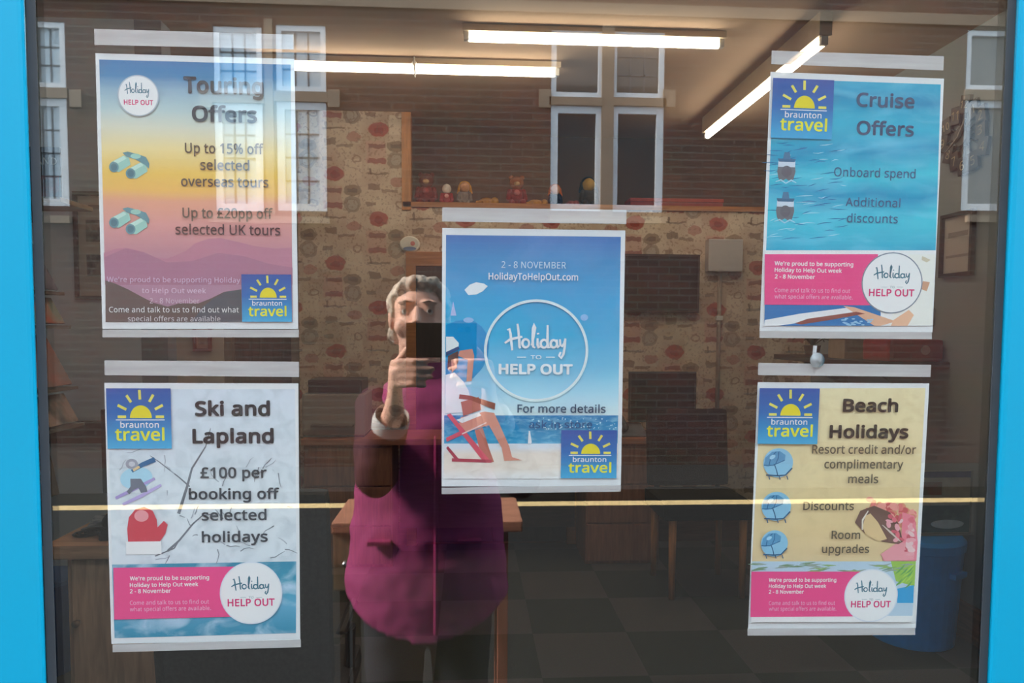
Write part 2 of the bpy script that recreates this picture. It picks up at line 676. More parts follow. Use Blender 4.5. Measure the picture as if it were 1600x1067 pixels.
# the papered back wall, with the high recess for the dolls cut out of its upper right
X_REC = at(642, 250, Y_BACK).x
Z_REC = at(800, 318, Y_BACK).z
X_WP = at(466, 400, Y_BACK).x
wb = MB()
wb.span((X_WP, Y_BACK, 0), (X_R, Y_BACK + .1, Z_REC - .03))
wb.span((X_WP, Y_BACK, Z_REC - .03), (X_REC - .055, Y_BACK + .1, Z_CEIL))
struct('wall_back', wb, M_WP)
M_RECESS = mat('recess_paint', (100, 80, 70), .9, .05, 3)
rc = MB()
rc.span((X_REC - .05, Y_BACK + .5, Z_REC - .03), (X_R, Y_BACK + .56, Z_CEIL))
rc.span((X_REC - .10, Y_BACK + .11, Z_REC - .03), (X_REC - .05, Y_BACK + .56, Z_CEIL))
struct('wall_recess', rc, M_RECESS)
sh = thing('recess_shelf', 'pine shelf board and upright strip framing the high recess in the patterned wall', 'shelf', (X_REC, Y_BACK, Z_REC))
MB().span((X_REC - .055, Y_BACK - .012, Z_REC - .05), (X_REC, Y_BACK + .11, Z_CEIL - .003)).build('upright_strip', M_PINE, sh)
MB().span((X_REC - .05, Y_BACK - .012, Z_REC - .03), (X_R - .004, Y_BACK + .495, Z_REC)).build('shelf_board', M_PINEX, sh)
# left part of the back wall: cream wall and a dark doorway beside the wallpaper
x0, x1 = at(347, 400, Y_BACK).x, X_WP
wl = MB()
wl.span((X_L, Y_BACK, 0), (x0, Y_BACK + .1, Z_CEIL))
wl.span((x0, Y_BACK, 2.05), (x1, Y_BACK + .1, Z_CEIL))
struct('wall_rear', wl, M_CREAMW)
d = thing('door_1', None, None, ((x0 + x1) / 2, Y_BACK, 0))
d['kind'] = 'structure'
M_DOOR = wood('dark_door_wood', (74, 66, 58), .5, 'Z')
dd = MB()
dd.span((x0 + .05, Y_BACK + .05, 0.01), (x1 - .05, Y_BACK + .09, 2.0))
dd.build('door_leaf', M_DOOR, d)
df = MB()
df.span((x0 + .002, Y_BACK + .005, 0), (x0 + .05, Y_BACK + .1, 2.05))
df.span((x1 - .05, Y_BACK + .005, 0), (x1 - .002, Y_BACK + .1, 2.05))
df.span((x0 + .05, Y_BACK + .005, 2.0), (x1 - .05, Y_BACK + .1, 2.048))
df.build('door_frame', mat('door_frame_paint', (120, 112, 100), .6), d)
MB().tube([(x0 + .10, Y_BACK + .05, 1.0), (x0 + .10, Y_BACK + .02, 1.0), (x0 + .19, Y_BACK + .02, 1.0)], .009, 8).build('door_handle', M_CHROME, d)
# grey partition that faces the window at the left
Y_PART = 2.55
xp = at(221, 500, Y_PART).x
struct('wall_partition', MB().span((X_L, Y_PART, 0), (xp, Y_PART + .09, Z_CEIL)), M_GREYW)
struct('trim_1', MB().span((xp, Y_PART - .005, 0), (at(262, 500, Y_PART).x, Y_PART + .095, Z_CEIL)), mat('blue_grey_paint', (120, 134, 150), .6, .04))
struct('baseboard_right', MB().span((X_R - .018, .3, 0), (X_R, Y_BACK, .16)), wood('skirting_wood', (134, 84, 60), .5, 'Y'))
struct('baseboard_back', MB().span((X_WP, Y_BACK - .018, 0), (X_R - .02, Y_BACK, .14)), wood('skirting_wood_back', (120, 78, 58), .5, 'X'))

# ------------------------------------------------------------------ shop window: pane, blue mullions, outer wall
GT = 0.006
Z_SILL, Z_HEAD = 0.55, 2.32
xl_t, xl_b = at(34, 0, -.010).x, at(66, 1067, -.010).x
xl = (xl_t + xl_b) / 2
xr = (at(1597, 0, -.010).x + at(1549, 1067, -.010).x) / 2
win = thing('window_1', None, None, (0, 0, Z_SILL))
win['kind'] = 'structure'
MB().span((xl - .03, 0, Z_SILL), (xr + .03, GT, Z_HEAD)).build('glass_pane', M_GLASS, win)


mm = MB()
mm.span((xl - .11, -.010, Z_SILL - .02), (xl, -.002, Z_HEAD + .02), .004)
mm.span((xl - .11, -.002, Z_SILL - .02), (xl - .031, .05, Z_HEAD + .02))
mm.build('mullion', M_BLUE, win)
mm = MB()
mm.span((xr, -.010, Z_SILL - .02), (xr + .11, -.002, Z_HEAD + .02), .004)
mm.span((xr + .031, -.002, Z_SILL - .02), (xr + .11, .05, Z_HEAD + .02))
mm.build('mullion', M_BLUE, win)
MB().span((xl - .11, -.05, Z_SILL - .08), (xr + .11, .06, Z_SILL - .0005), .004).build('sill', M_BLUE, win)
MB().span((xl - .11, -.03, Z_HEAD + .0005), (xr + .11, .06, Z_HEAD + .08), .004).build('head_rail', M_BLUE, win)
gk = MB()
gk.span((xl, -.002, Z_SILL), (xl + .009, -.0005, Z_HEAD))
gk.span((xr - .009, -.002, Z_SILL), (xr, -.0005, Z_HEAD))
gk.build('gasket', M_GASKET, win)
wf = MB()
wf.span((X_L - .12, -.02, Z_ST), (xl - .111, .0, Z_CEIL + .3))
wf.span((xr + .111, -.02, Z_ST), (X_R + 4, .0, 6.2))
wf.span((xl - .111, -.02, Z_ST), (xr + .111, .0, Z_SILL - .081))
wf.span((xl - .111, -.02, Z_HEAD + .081), (xr + .111, .0, 6.2))
struct('wall_front', wf, M_BLUE)

# ------------------------------------------------------------------ street outside (seen in the glass)
Y_FAC = -7.0
M_BRICK = brick_mat('facade_brick', (104, 68, 56), (84, 60, 52), (106, 90, 80))
M_STONE = mat('facade_stone', (136, 118, 102), .85, .08, 5)
M_ROAD = mat('asphalt', (16, 16, 16), .9, .2, 60)
struct('road', MB().span((-14, -5.8, Z_ST - .2), (14, -2.2, Z_ST - .1)), M_ROAD)
pv = MB()
pv.span((-14, -2.2, Z_ST - .2), (14, -.02, Z_ST))
struct('pavement_near', pv, mat('paving_slabs', (26, 26, 25), .9, .1, 8))
pv = MB()
pv.span((-14, Y_FAC, Z_ST - .2), (14, -5.8, Z_ST))
struct('pavement_far', pv, mat('paving_slabs_far', (36, 33, 31), .9, .1, 8))
struct('road_line', MB().span((-14, -5.76, Z_ST - .1), (14, -5.60, Z_ST - .097)), mat('yellow_road_paint', (226, 196, 140), .7, .15, 14))
fw_holes = []


def mir(px, py):
    """world point on the far facade that the glass shows at a photo pixel (the facade mirrored in the pane)"""
    p = at(px, py, -Y_FAC)
    return p.x, p.z


def facade_window(name, px0, px1, ptop, pmid0, pmid1, pbot, leads_top, leads_bot, pane_mat):
    xa, za = mir(px0, ptop)
    xb, zb = mir(px1, pbot)
    zt0, zt1 = mir(px0, pmid0)[1], mir(px0, pmid1)[1]
    fw_holes.append((xa, xb, zb, za))
    t = thing(name, None, None, ((xa + xb) / 2, Y_FAC, zb))
    t['kind'] = 'structure'
    fr, pn, ld = MB(), MB(), MB()
    yb = Y_FAC - .03
    for (z0, z1, inner, leads) in ((zt0, za, .055, leads_top), (zb, zt1, .075, leads_bot)):
        fr.span((xa, yb - .05, z0), (xa + inner, yb + .02, z1))
        fr.span((xb - inner, yb - .05, z0), (xb, yb + .02, z1))
        fr.span((xa + inner, yb - .05, z0), (xb - inner, yb + .02, z0 + inner))
        fr.span((xa + inner, yb - .05, z1 - inner), (xb - inner, yb + .02, z1))
        pn.span((xa + inner, yb - .03, z0 + inner), (xb - inner, yb - .02, z1 - inner))
        if leads:
            nx, nz = leads
            for i in range(1, nx):
                x = xa + inner + (xb - xa - 2 * inner) * i / nx
                ld.span((x - .008, yb - .02, z0 + inner), (x + .008, yb - .012, z1 - inner))
            for i in range(1, nz):
                z = z0 + inner + (z1 - z0 - 2 * inner) * i / nz
                ld.span((xa + inner, yb - .02, z - .008), (xb - inner, yb - .012, z + .008))
    fr.build('window_frame', mat('white_window_paint', (214, 216, 220), .5, .02), t)
    pn.build('pane', pane_mat, t)
    if ld.v:
        ld.build('glazing_leads', mat('lead_cames', (96, 100, 106), .6), t)
    tr = MB()
    tr.span((xa - .02, Y_FAC - .02, zt1 + .0005), (xb + .02, Y_FAC + .02, zt0 - .0005))
    tr.build('stone_transom', M_STONE, t)


def pane_m(name, rgb, rough=.05):
    m = mat(name, rgb, rough, .25, 3, spec=.9)
    return m


P_SKY = pane_m('sky_reflection_pane', (176, 190, 200), .4)  # reflected sky put into the pale pane colour
P_MID = pane_m('mid_grey_pane', (104, 108, 112), .2)
P_DARK = pane_m('dark_pane', (52, 54, 54))
facade_window('window_2', 30, 108, 32, 136, 152, 322, (3, 3), (3, 4), P_SKY)
facade_window('window_3', 332, 412, 40, 145, 160, 330, (3, 3), (3, 4), P_SKY)
facade_window('window_4', 430, 511, 38, 142, 158, 330, (3, 3), (3, 4), P_SKY)
facade_window('window_5', 862, 941, 46, 151, 164, 330, None, None, P_DARK)
facade_window('window_6', 957, 1035, 48, 152, 165, 332, (3, 3), None, P_DARK)
facade_window('window_7', 1513, 1598, 46, 140, 156, 330, None, None, P_MID)
# brick wall with openings: strips between the holes
fw = MB()
hs = sorted(fw_holes)
xcur, yb = -14.0, Y_FAC - .2
zlo, zhi = min(h[2] for h in hs), max(h[3] for h in hs)
fw.span((-14, yb, Z_ST - .2), (14, Y_FAC, zlo - .001))
fw.span((-14, yb, zhi + .001), (14, Y_FAC, 7.2))
for h in hs:
    fw.span((xcur, yb, zlo), (h[0] - .001, Y_FAC, zhi))
    fw.span((h[0], yb, zlo), (h[1], Y_FAC, h[2]))
    fw.span((h[0], yb, h[3]), (h[1], Y_FAC, zhi))
    xcur = h[1] + .001
fw.span((xcur, yb, zlo), (14, Y_FAC, zhi))
struct('wall_facade', fw, M_BRICK)
# stone mullions, quoins and lintel band
sb = MB()
for (pa, pb, t0, b0) in ((412.5, 429.5, 30, 336), (941.5, 956.5, 38, 338)):
    x0_, z0_ = mir(pa, t0)
    x1_, z1_ = mir(pb, b0)
    sb.span((x0_, Y_FAC - .01, z1_), (x1_, Y_FAC + .02, z0_))
for (px, side) in ((108, 1), (332, -1), (511, 1), (862, -1), (1035, 1)):
    for (t0, b0, wq) in ((140, 168, 20),):
        a_, z0_ = mir(px + side * 1.0, t0)
        c_, z1_ = mir(px + side * wq, b0)
        sb.span((min(a_, c_), Y_FAC + .0005, z1_), (max(a_, c_), Y_FAC + .02, z0_))
a_, z0_ = mir(-200, -12)
c_, z1_ = mir(1700, 30)
sb.span((a_, Y_FAC + .0005, z1_), (c_, Y_FAC + .03, z0_))
for (pa, pb) in ((20, 112), (328, 516), (858, 1040), (1508, 1604)):
    a_, z0_ = mir(pa, 337)
    c_, z1_ = mir(pb, 346)
    sb.span((a_, Y_FAC + .0005, z0_ - .07), (c_, Y_FAC + .05, z0_))
struct('trim_2', sb, M_STONE)

# ------------------------------------------------------------------ posters in clear hanging pockets on the inside of the pane
M_FILM = glass_mat('clear_pocket_film', 1.28, (.985, .985, .985), .02)
M_STRIP = glass_mat('frosted_hanging_strip', 1.3, (.95, .95, .95), .1, milk=.66, milk_rgb=(212, 208, 208), noisy=.16)
Y_PAPER = 0.0140
EPS = 0.00007

_fd = os.path.join(bpy.utils.resource_path('LOCAL'), 'datafiles', 'fonts')
FONT = None
try:
    FONT = bpy.data.fonts.load(os.path.join(_fd, 'NotoSansHebrew-Regular.woff2'))
except Exception:
    FONT = None
GLYPHS = {}


def glyphs(body):
    """outline of a line of lettering, filled: points (x, y), faces; baseline at y = 0, capital height 1"""
    key = body
    if key not in GLYPHS:
        c = bpy.data.curves.new('lettering', 'FONT')
        c.body = body
        if FONT:
            c.font = FONT
        c.resolution_u = 3
        c.space_character = 1.03
        o = bpy.data.objects.new('lettering', c)
        COL.objects.link(o)
        dg = bpy.context.evaluated_depsgraph_get()
        me = bpy.data.meshes.new_from_object(o.evaluated_get(dg))
        pts = [(v.co.x, v.co.y) for v in me.vertices]
        fs = [list(p.vertices) for p in me.polygons]
        bpy.data.objects.remove(o)
        bpy.data.curves.remove(c)
        bpy.data.meshes.remove(me)
        GLYPHS[key] = (pts, fs)
    return GLYPHS[key]


def cap_h():
    return max(p[1] for p in glyphs('H')[0])


class Poster:
    def __init__(self, label, pocket, paper, strips):
        cx = sum(p[0] for p in paper) / 4
        cy = max(p[1] for p in pocket)
        c = at(cx, cy, Y_PAPER)
        self.root = thing('window_poster', label, 'poster', (c.x, Y_PAPER, c.z), 'printed posters in clear pockets on the window')
        self.paper = paper
        src = np.array([(0, 0), (1, 0), (1, 1), (0, 1)], float)
        A = []
        for (u, v), (x, y) in zip(src, paper):
            A.append([u, v, 1, 0, 0, 0, -x * u, -x * v, -x])
            A.append([0, 0, 0, u, v, 1, -y * u, -y * v, -y])
        self.H = np.linalg.svd(np.array(A))[2][-1].reshape(3, 3)
        self.Hi = np.linalg.inv(self.H)
        self.W = (paper[1][0] - paper[0][0] + paper[2][0] - paper[3][0]) / 2
        self.T = (paper[3][1] - paper[0][1] + paper[2][1] - paper[1][1]) / 2
        self.layer = 1
        # the sheet
        q = [at(x, y, Y_PAPER) for x, y in paper]
        pm = MB().prism(q, (0, 0, 0), (0, .0003, 0))
        pm.build('paper', M_PAPER, self.root)
        # the pocket: clear front and back film with welded edges
        q = [at(x, y, Y_PAPER - .0038) for x, y in pocket]
        MB().prism(q, (0, 0, 0), (0, .0003, 0)).build('clear_pocket', M_FILM, self.root)
        a, b, c_, d_ = pocket
        ty0, ty1, by = strips     # lower edge of the hanging strip at left and right; height of the bottom weld
        q = [at(x, y, Y_PAPER - .0042) for x, y in (a, b, (b[0] + (c_[0] - b[0]) * (ty1 - b[1]) / (c_[1] - b[1]), ty1), (a[0] + (d_[0] - a[0]) * (ty0 - a[1]) / (d_[1] - a[1]), ty0))]
        MB().prism(q, (0, 0, 0), (0, .0003, 0)).build('hanging_strip', M_STRIP, self.root)
        q = [at(x, y, Y_PAPER - .0042) for x, y in ((d_[0], d_[1] - by), (c_[0], c_[1] - by), c_, d_)]
        MB().prism(q, (0, 0, 0), (0, .0003, 0)).build('bottom_weld', M_STRIP, self.root)

    def uv(self, x, y):
        p = self.Hi @ np.array((x, y, 1.0))
        return p[0] / p[2], p[1] / p[2]

    def px(self, u, v):
        p = self.H @ np.array((u, v, 1.0))
        return p[0] / p[2], p[1] / p[2]

    def off(self, ax, ay, dx, dy):
        u, v = self.uv(ax, ay)
        return self.px(u + dx / self.W, v + dy / self.T)

    def part(self, name, parent=None):
        return Art(self, name, parent)


class Art:
    """one printed part of a poster; sizes in photo pixels measured along the sheet's own edges"""

    def __init__(self, P, name, parent):
        self.P, self.name, self.parent = P, name, parent or P.root
        self.mb, self.mats, self.k = MB(), [], 0

    def mi(self, m):
        m = ink(*m) if isinstance(m, tuple) else m
        if m not in self.mats:
            self.mats.append(m)
        return self.mats.index(m)

    def y(self):
        self.k += 1
        return Y_PAPER - .0001 - EPS * self.P.layer - 1e-6 * self.k

    def up(self):
        self.P.layer += 1
        return self

    def quad(self, pts, col):
        y = self.y()
        self.mb.add([at(x, yy, y) for x, yy in pts], [[0, 1, 2, 3]], self.mi(col))
        return self

    def poly(self, pts, col):
        """polygon through photo pixels"""
        y = self.y()
        tris = tessellate_polygon([[Vector((x, yy, 0)) for x, yy in pts]])
        self.mb.add([at(x, yy, y) for x, yy in pts], [list(t) for t in tris], self.mi(col))
        return self

    def shape(self, ax, ay, pts, col):
        return self.poly([self.P.off(ax, ay, dx, dy) for dx, dy in pts], col)

    def rect(self, x0, y0, x1, y1, col):
        cx, cy = (x0 + x1) / 2, (y0 + y1) / 2
        w_, h_ = (x1 - x0) / 2, (y1 - y0) / 2
        return self.shape(cx, cy, [(-w_, -h_), (w_, -h_), (w_, h_), (-w_, h_)], col)

    def disc(self, cx, cy, rx, ry, col, a0=0, a1=360, n=40, rot=0):
        pts = []
        for i in range(n + (0 if a1 - a0 >= 360 else 1)):
            th = math.radians(a0 + (a1 - a0) * i / n)
            x, y = rx * math.cos(th), ry * math.sin(th)
            c_, s_ = math.cos(math.radians(rot)), math.sin(math.radians(rot))
            pts.append((x * c_ - y * s_, x * s_ + y * c_))
        return self.shape(cx, cy, pts, col)

    def ring(self, cx, cy, rx, ry, w_, col, n=64):
        y = self.y()
        vs, fs = [], []
        for i in range(n):
            th = 2 * math.pi * i / n
            for k in (0, 1):
                p = self.P.off(cx, cy, (rx - k * w_) * math.cos(th), (ry - k * w_) * math.sin(th))
                vs.append(at(p[0], p[1], y))
            j = (i + 1) % n
            fs.append([2 * i, 2 * j, 2 * j + 1, 2 * i + 1])
        self.mb.add(vs, fs, self.mi(col))
        return self

    def stroke(self, ax, ay, pts, w_, col):
        """ribbon through offsets pts from an anchor; w_ single or one width per point"""
        y = self.y()
        n = len(pts)
        ws = [w_] * n if isinstance(w_, (int, float)) else w_
        vs, fs = [], []
        for i in range(n):
            a, b = pts[max(0, i - 1)], pts[min(n - 1, i + 1)]
            dx, dy = b[0] - a[0], b[1] - a[1]
            l = math.hypot(dx, dy) or 1
            nx, ny = -dy / l * ws[i] / 2, dx / l * ws[i] / 2
            for sgn in (1, -1):
                p = self.P.off(ax, ay, pts[i][0] + sgn * nx, pts[i][1] + sgn * ny)
                vs.append(at(p[0], p[1], y))
        for i in range(n - 1):
            fs.append([2 * i, 2 * i + 1, 2 * i + 3, 2 * i + 2])
        self.mb.add(vs, fs, self.mi(col))
        return self

    def text(self, s, x0, x1, base, cap, col, bold=0.0):
        pts, fs = glyphs(s)
        ch = cap_h()
        a = min(p[0] for p in pts) - bold
        b = max(p[0] for p in pts) + bold
        cx = (x0 + x1) / 2
        u0, v0 = self.P.uv(cx, base)
        k = (x1 - x0) / (b - a)
        n = 0 if bold <= 0 else (4 if bold < .012 else 8)
        ky = cap / (ch + 2 * bold)
        for j in range(n + 1):      # heavier weights: the outline thickened all round
            y = self.y() - j * 2e-6
            ox, oy = (0, 0) if j == n else (bold * math.cos(2 * math.pi * (j + .5) / n), bold * math.sin(2 * math.pi * (j + .5) / n))
            vs = []
            for (gx, gy) in pts:
                p = self.P.px(u0 + ((gx + ox - (a + b) / 2) * k) / self.P.W, v0 - (gy + oy + bold) * ky / self.P.T)
                vs.append(at(p[0], p[1], y))
            self.mb.add(vs, fs, self.mi(col))
        return self

    def script(self, x0, x1, y0, y1, col, w_):
        """brush-written word Holiday in the box x0..x1, y0 (top) .. y1 (foot of the y)"""
        Wd, Hd = x1 - x0, y1 - y0
        def ell(cx, cy, rx, ry, a0=0, a1=360, n=14):
            return [(cx + rx * math.cos(math.radians(a0 + (a1 - a0) * i / n)), cy + ry * math.sin(math.radians(a0 + (a1 - a0) * i / n))) for i in range(n + 1)]
        st = [
            [(.04, .20), (.07, .16), (.09, .30), (.105, .55), (.12, .76)],
            [(.20, .02), (.215, .20), (.23, .45), (.235, .66), (.25, .70)],
            [(0, .56), (.08, .46), (.17, .42), (.28, .38)],
            ell(.335, .56, .055, .115),
            [(.43, .62), (.46, .40), (.485, .12), (.47, .02), (.45, .14), (.445, .45), (.455, .66), (.49, .68)],
            [(.525, .42), (.525, .60), (.54, .68), (.57, .64)],
            [(.53, .27), (.535, .31)],
            ell(.63, .57, .055, .11),
            [(.685, .05), (.685, .30), (.685, .55), (.70, .68), (.73, .66)],
            ell(.785, .57, .05, .105),
            [(.835, .45), (.838, .60), (.855, .67), (.875, .62)],
            [(.885, .44), (.892, .60), (.92, .64), (.955, .56), (.975, .42)],
            [(.975, .42), (.965, .65), (.945, .86), (.905, .97), (.875, .90), (.90, .80)],
        ]
        cx, cy = (x0 + x1) / 2, (y0 + y1) / 2
        for s in st:
            q = [((x - .5) * Wd, (y - .5) * Hd) for x, y in s]
            n = len(q)
            self.stroke(cx, cy, q, [w_ * (.75 + .35 * math.sin(math.pi * (i + .4) / n)) for i in range(n)], col)
        return self

    def build(self):
        o = self.mb.build(self.name, self.mats, self.parent)
        self.P.layer += 1
        return o


def logo(P, x0, y0, x1, y1, tilt_y=0):
    """blue square with a rising half sun and the agency's two-line name"""
    W_, H_ = x1 - x0, y1 - y0
    z1, z0 = at(x0, y0, Y_PAPER).z - P.root.location.z, at(x0, y1, Y_PAPER).z - P.root.location.z
    m = print_mat('logo_blue', [(0.0, (44, 84, 156)), (.45, (30, 104, 172)), (1.0, (58, 164, 208))], z0, z1)
    a = P.part('logo')
    a.rect(x0, y0, x1, y1, m)
    lo = a.build()
    Y = (246, 206, 44)
    cx, cy = x0 + .53 * W_, y0 + .49 * H_
    s = P.part('sun_emblem', lo)
    s.disc(cx, cy, .17 * W_, .21 * H_, Y, 180, 360, 24)
    for ang, r0, r1 in ((180, .23, .36), (207, .25, .40), (237, .27, .40), (268, .27, .42), (300, .27, .40), (332, .25, .39), (360, .23, .36)):
        c_, s_ = math.cos(math.radians(ang)), math.sin(math.radians(ang))
        yo = -.02 * H_
        s.stroke(cx, cy, [(r0 * W_ * c_, r0 * H_ * 1.06 * s_ + yo), (r1 * W_ * c_, r1 * H_ * 1.06 * s_ + yo)], .042 * W_, (240, 214, 96))
    s.rect(x0 + .14 * W_, y0 + .515 * H_, x0 + .90 * W_, y0 + .53 * H_, (214, 226, 238))
    s.build()
    t = P.part('lettering', lo)
    t.text('braunton', x0 + .21 * W_, x0 + .81 * W_, y0 + .655 * H_, .10 * H_, (236, 242, 248), .012)
    t.text('travel', x0 + .13 * W_, x0 + .90 * W_, y0 + .875 * H_, .21 * H_, (222, 218, 60), .02)
    t.build()


def badge(P, cx, cy, r, outline=None, scr=None, ho=None, to=True):
    b = P.part('badge')
    if outline:
        b.disc(cx, cy, r + 1.8, r + 1.8, outline)
        b.up()
    b.disc(cx, cy, r, r, (238, 240, 244))
    bo = b.build()
    t = P.part('lettering', bo)
    t.script(*scr, (64, 112, 130), max(1.0, r * .042))
    if to:
        y_ = (scr[3] + ho[2] - ho[3]) / 2 + 1
        t.text('TO', cx - r * .08, cx + r * .08, y_ + 1.5, 3.5, (120, 150, 160), .01)
        for sg in (-1, 1):
            t.rect(cx + sg * r * .26 - r * .1, y_ - .6, cx + sg * r * .26 + r * .1, y_ + .2, (150, 172, 180))
    t.text('HELP OUT', ho[0], ho[1], ho[2], ho[3], (206, 52, 112), .025)
    t.build()


def banner(P, quad, lines):
    b = P.part('banner')
    b.quad(quad, (226, 74, 134))
    bo = b.build()
    t = P.part('lettering', bo)
    for i, (s, x0, x1, base, cap) in enumerate(lines):
        t.text(s, x0, x1, base, cap, (250, 232, 240) if i < 3 else (240, 176, 204), .02 if i < 3 else 0)
    t.build()


def zrange(P, ya, yb, x=None):
    x = x or P.paper[0][0]
    return at(x, yb, Y_PAPER).z - P.root.location.z, at(x, ya, Y_PAPER).z - P.root.location.z


# --- touring poster ---------------------------------------------------------
P = Poster('poster with orange sunset picture and two pairs of binoculars, headed Touring Offers',
           [(147, 45), (458, 54), (467, 527), (160, 527)], [(149, 83), (460, 92), (466, 514), (160, 514)], (70, 77, 12))
z0, z1 = zrange(P, 95, 503)
m = print_mat('sunset_print', [(0, (62, 122, 170)), (.05, (72, 132, 174)), (.10, (136, 168, 188)), (.18, (176, 196, 198)), (.25, (208, 206, 188)), (.33, (228, 206, 150)), (.42, (230, 188, 96)),
                               (.485, (226, 180, 100)), (.53, (216, 158, 132)), (.62, (208, 150, 146)), (.72, (186, 134, 144)), (.80, (176, 132, 152)), (.9, (170, 130, 150)), (1, (150, 118, 140))],
              z0, z1, .05, (5, 5, 34))
a = P.part('sunset_picture')
a.quad([(155, 93), (454, 101), (457, 503), (166, 503)], m)
a.build()
a = P.part('mountain_picture')
hx = [(162, 395), (180, 389), (196, 387), (215, 391), (240, 402), (262, 404), (290, 392), (305, 380), (325, 373), (345, 372), (372, 378), (400, 385), (430, 388), (456, 387)]
a.poly([(164, 440)] + hx + [(457, 440)], (180, 124, 142))
a.up().poly([(164, 445), (163, 402), (196, 388), (225, 394), (260, 410), (300, 408), (340, 395), (380, 400), (420, 412), (457, 418), (457, 445)], (166, 116, 138))
a.up().poly([(165, 503), (164.5, 438), (180, 443), (200, 452), (222, 464), (240, 473), (262, 479), (280, 474), (310, 474), (330, 466), (350, 456), (377, 452), (378, 503)], (96, 82, 80))
a.up().poly([(300, 503), (318, 478), (334, 466), (352, 456), (377, 452), (378, 503)], (82, 84, 92))
a.build()
def binoculars(P, cx, cy):
    i = P.part('binoculars_icon')
    g, dk, lt = (150, 196, 186), (96, 142, 152), (184, 218, 208)
    for (bx, by) in ((-6, -2), (20, 8)):
        i.shape(cx, cy, [(bx - 22, by - 1), (bx - 2, by - 12), (bx + 6, by - 8), (bx + 8, by + 2), (bx - 10, by + 14), (bx - 20, by + 12)], g)
    i.up()
    for (bx, by) in ((-6, -2), (20, 8)):
        i.shape(cx, cy, [(bx - 18, by - 3), (bx - 2, by - 11), (bx + 2, by - 7), (bx - 14, by + 2)], lt)
        i.disc(cx + bx - 18, cy + by + 6, 7.5, 8, dk)
    i.shape(cx, cy, [(-10, -18), (-2, -20), (14, -16), (26, -12), (31, -2), (30, 6), (24, 0), (10, -8), (-4, -12)], dk)
    i.up().disc(cx + 10, cy - 13, 8, 4, g)
    for (bx, by) in ((-6, -2), (20, 8)):
        i.disc(cx + bx - 18, cy + by + 6, 5, 5.5, (74, 116, 130))
    i.build()
binoculars(P, 202, 257)
binoculars(P, 202, 344)
TX = (72, 78, 86)
a = P.part('headline_lettering')
a.text('Touring', 287, 412, 147, 26, TX, .03)
a.text('Offers', 300, 402, 191, 25, TX, .03)
a.build()
a = P.part('offer_lettering')
BR_ = (96, 84, 76)
a.text('Up to 15% off', 289, 412, 240, 16, BR_, .014)
a.text('selected', 313, 390, 266, 16, BR_, .014)
a.text('overseas tours', 283, 420, 292, 16, BR_, .014)
a.build()
a = P.part('offer_lettering')
a.text('Up to £20pp off', 285, 427, 341, 16, BR_, .014)
a.text('selected UK tours', 274, 439, 367, 16, (92, 70, 74), .014)
a.build()
a = P.part('small_lettering')
WT = (232, 226, 232)
a.text("We're proud to be supporting Holiday", 168, 376, 441, 8, (206, 182, 206), 0)
a.text('to Help Out week', 222, 322, 458, 8, (214, 190, 210), 0)
a.text('2 - 8 November', 234, 312, 474, 8, (206, 186, 200), 0)
a.text('Come and talk to us to find out what', 171, 374, 488, 8.5, WT, .004)
a.text('special offers are available', 200, 345, 502, 8, (206, 200, 204), 0)
a.build()
badge(P, 216, 149.5, 30, (176, 186, 196), (195, 233, 128, 153), (194, 239, 164, 8), False)
logo(P, 377, 428, 456.5, 503.5)

# --- ski poster -------------------------------------------------------------
P = Poster('poster with pale snowy branches and a skier, headed Ski and Lapland',
           [(163, 563), (467, 565), (470, 1011), (176, 1019)], [(163, 598), (466, 599), (469, 1000), (174, 1006)], (586, 589, 12))
z0, z1 = zrange(P, 608, 884)
m = print_mat('snow_print', [(0, (204, 212, 222)), (.4, (206, 214, 220)), (.75, (214, 220, 224)), (1, (206, 214, 220))], z0, z1, .1, (6, 6, 6), (168, 180, 188), (60, 60, 60), .55)
a = P.part('snow_picture')
a.quad([(168, 608), (461, 608), (463, 880), (175, 882)], m)
a.build()
z0, z1 = zrange(P, 880, 995)
m = print_mat('ice_print', [(0, (52, 132, 160)), (.35, (60, 150, 176)), (.62, (92, 160, 190)), (1, (40, 130, 160))], z0, z1, .1, (10, 10, 10), (186, 208, 226), (26, 26, 40), .95)
a = P.part('ice_picture')
a.quad([(175, 882), (463, 877), (462.5, 989), (179, 997)], m)
a.build()
a = P.part('branch_picture')
rnd = random.Random(3)
DKB = (112, 116, 124)
a.stroke(300, 740, [(-22, 62), (-8, 20), (0, -8), (22, -42), (30, -70)], [5, 4, 3, 2, 1], DKB)
a.stroke(300, 740, [(-4, 20), (-22, 4), (-50, -18), (-64, -28)], [2.4, 2, 1.5, 1], DKB)
a.build()
a = P.part('branch_picture')
a.stroke(300, 740, [(-40, 120), (-22, 104), (0, 78), (14, 66), (36, 62)], [4, 3, 2.5, 2, 1.2], DKB)
a.stroke(300, 740, [(-60, 128), (-30, 116), (-18, 98)], [2, 2, 1], DKB)
a.build()
a = P.part('twig_picture')
for i in range(46):
    x, y = rnd.uniform(178, 455), rnd.uniform(700, 875)
    if 200 < x < 255 and 715 < y < 872:
        continue
    ang = rnd.uniform(-2.6, 2.6)
    l = rnd.uniform(8, 26)
    pts = [(0, 0)]
    for k in range(3):
        ang += rnd.uniform(-.5, .5)
        pts.append((pts[-1][0] + l / 3 * math.cos(ang), pts[-1][1] + l / 3 * math.sin(ang)))
    a.stroke(x, y, pts, [1.8, 1.5, 1.2, .7], (128, 134, 142) if i % 2 else (160, 168, 176))
a.build()
a = P.part('skier_icon')
a.disc(213, 747, 25, 17, (164, 204, 222), rot=-8)
a.up().stroke(212, 772, [(-31, 6), (0, -9), (30, -24)], [4.5, 5.5, 4], (166, 150, 200))
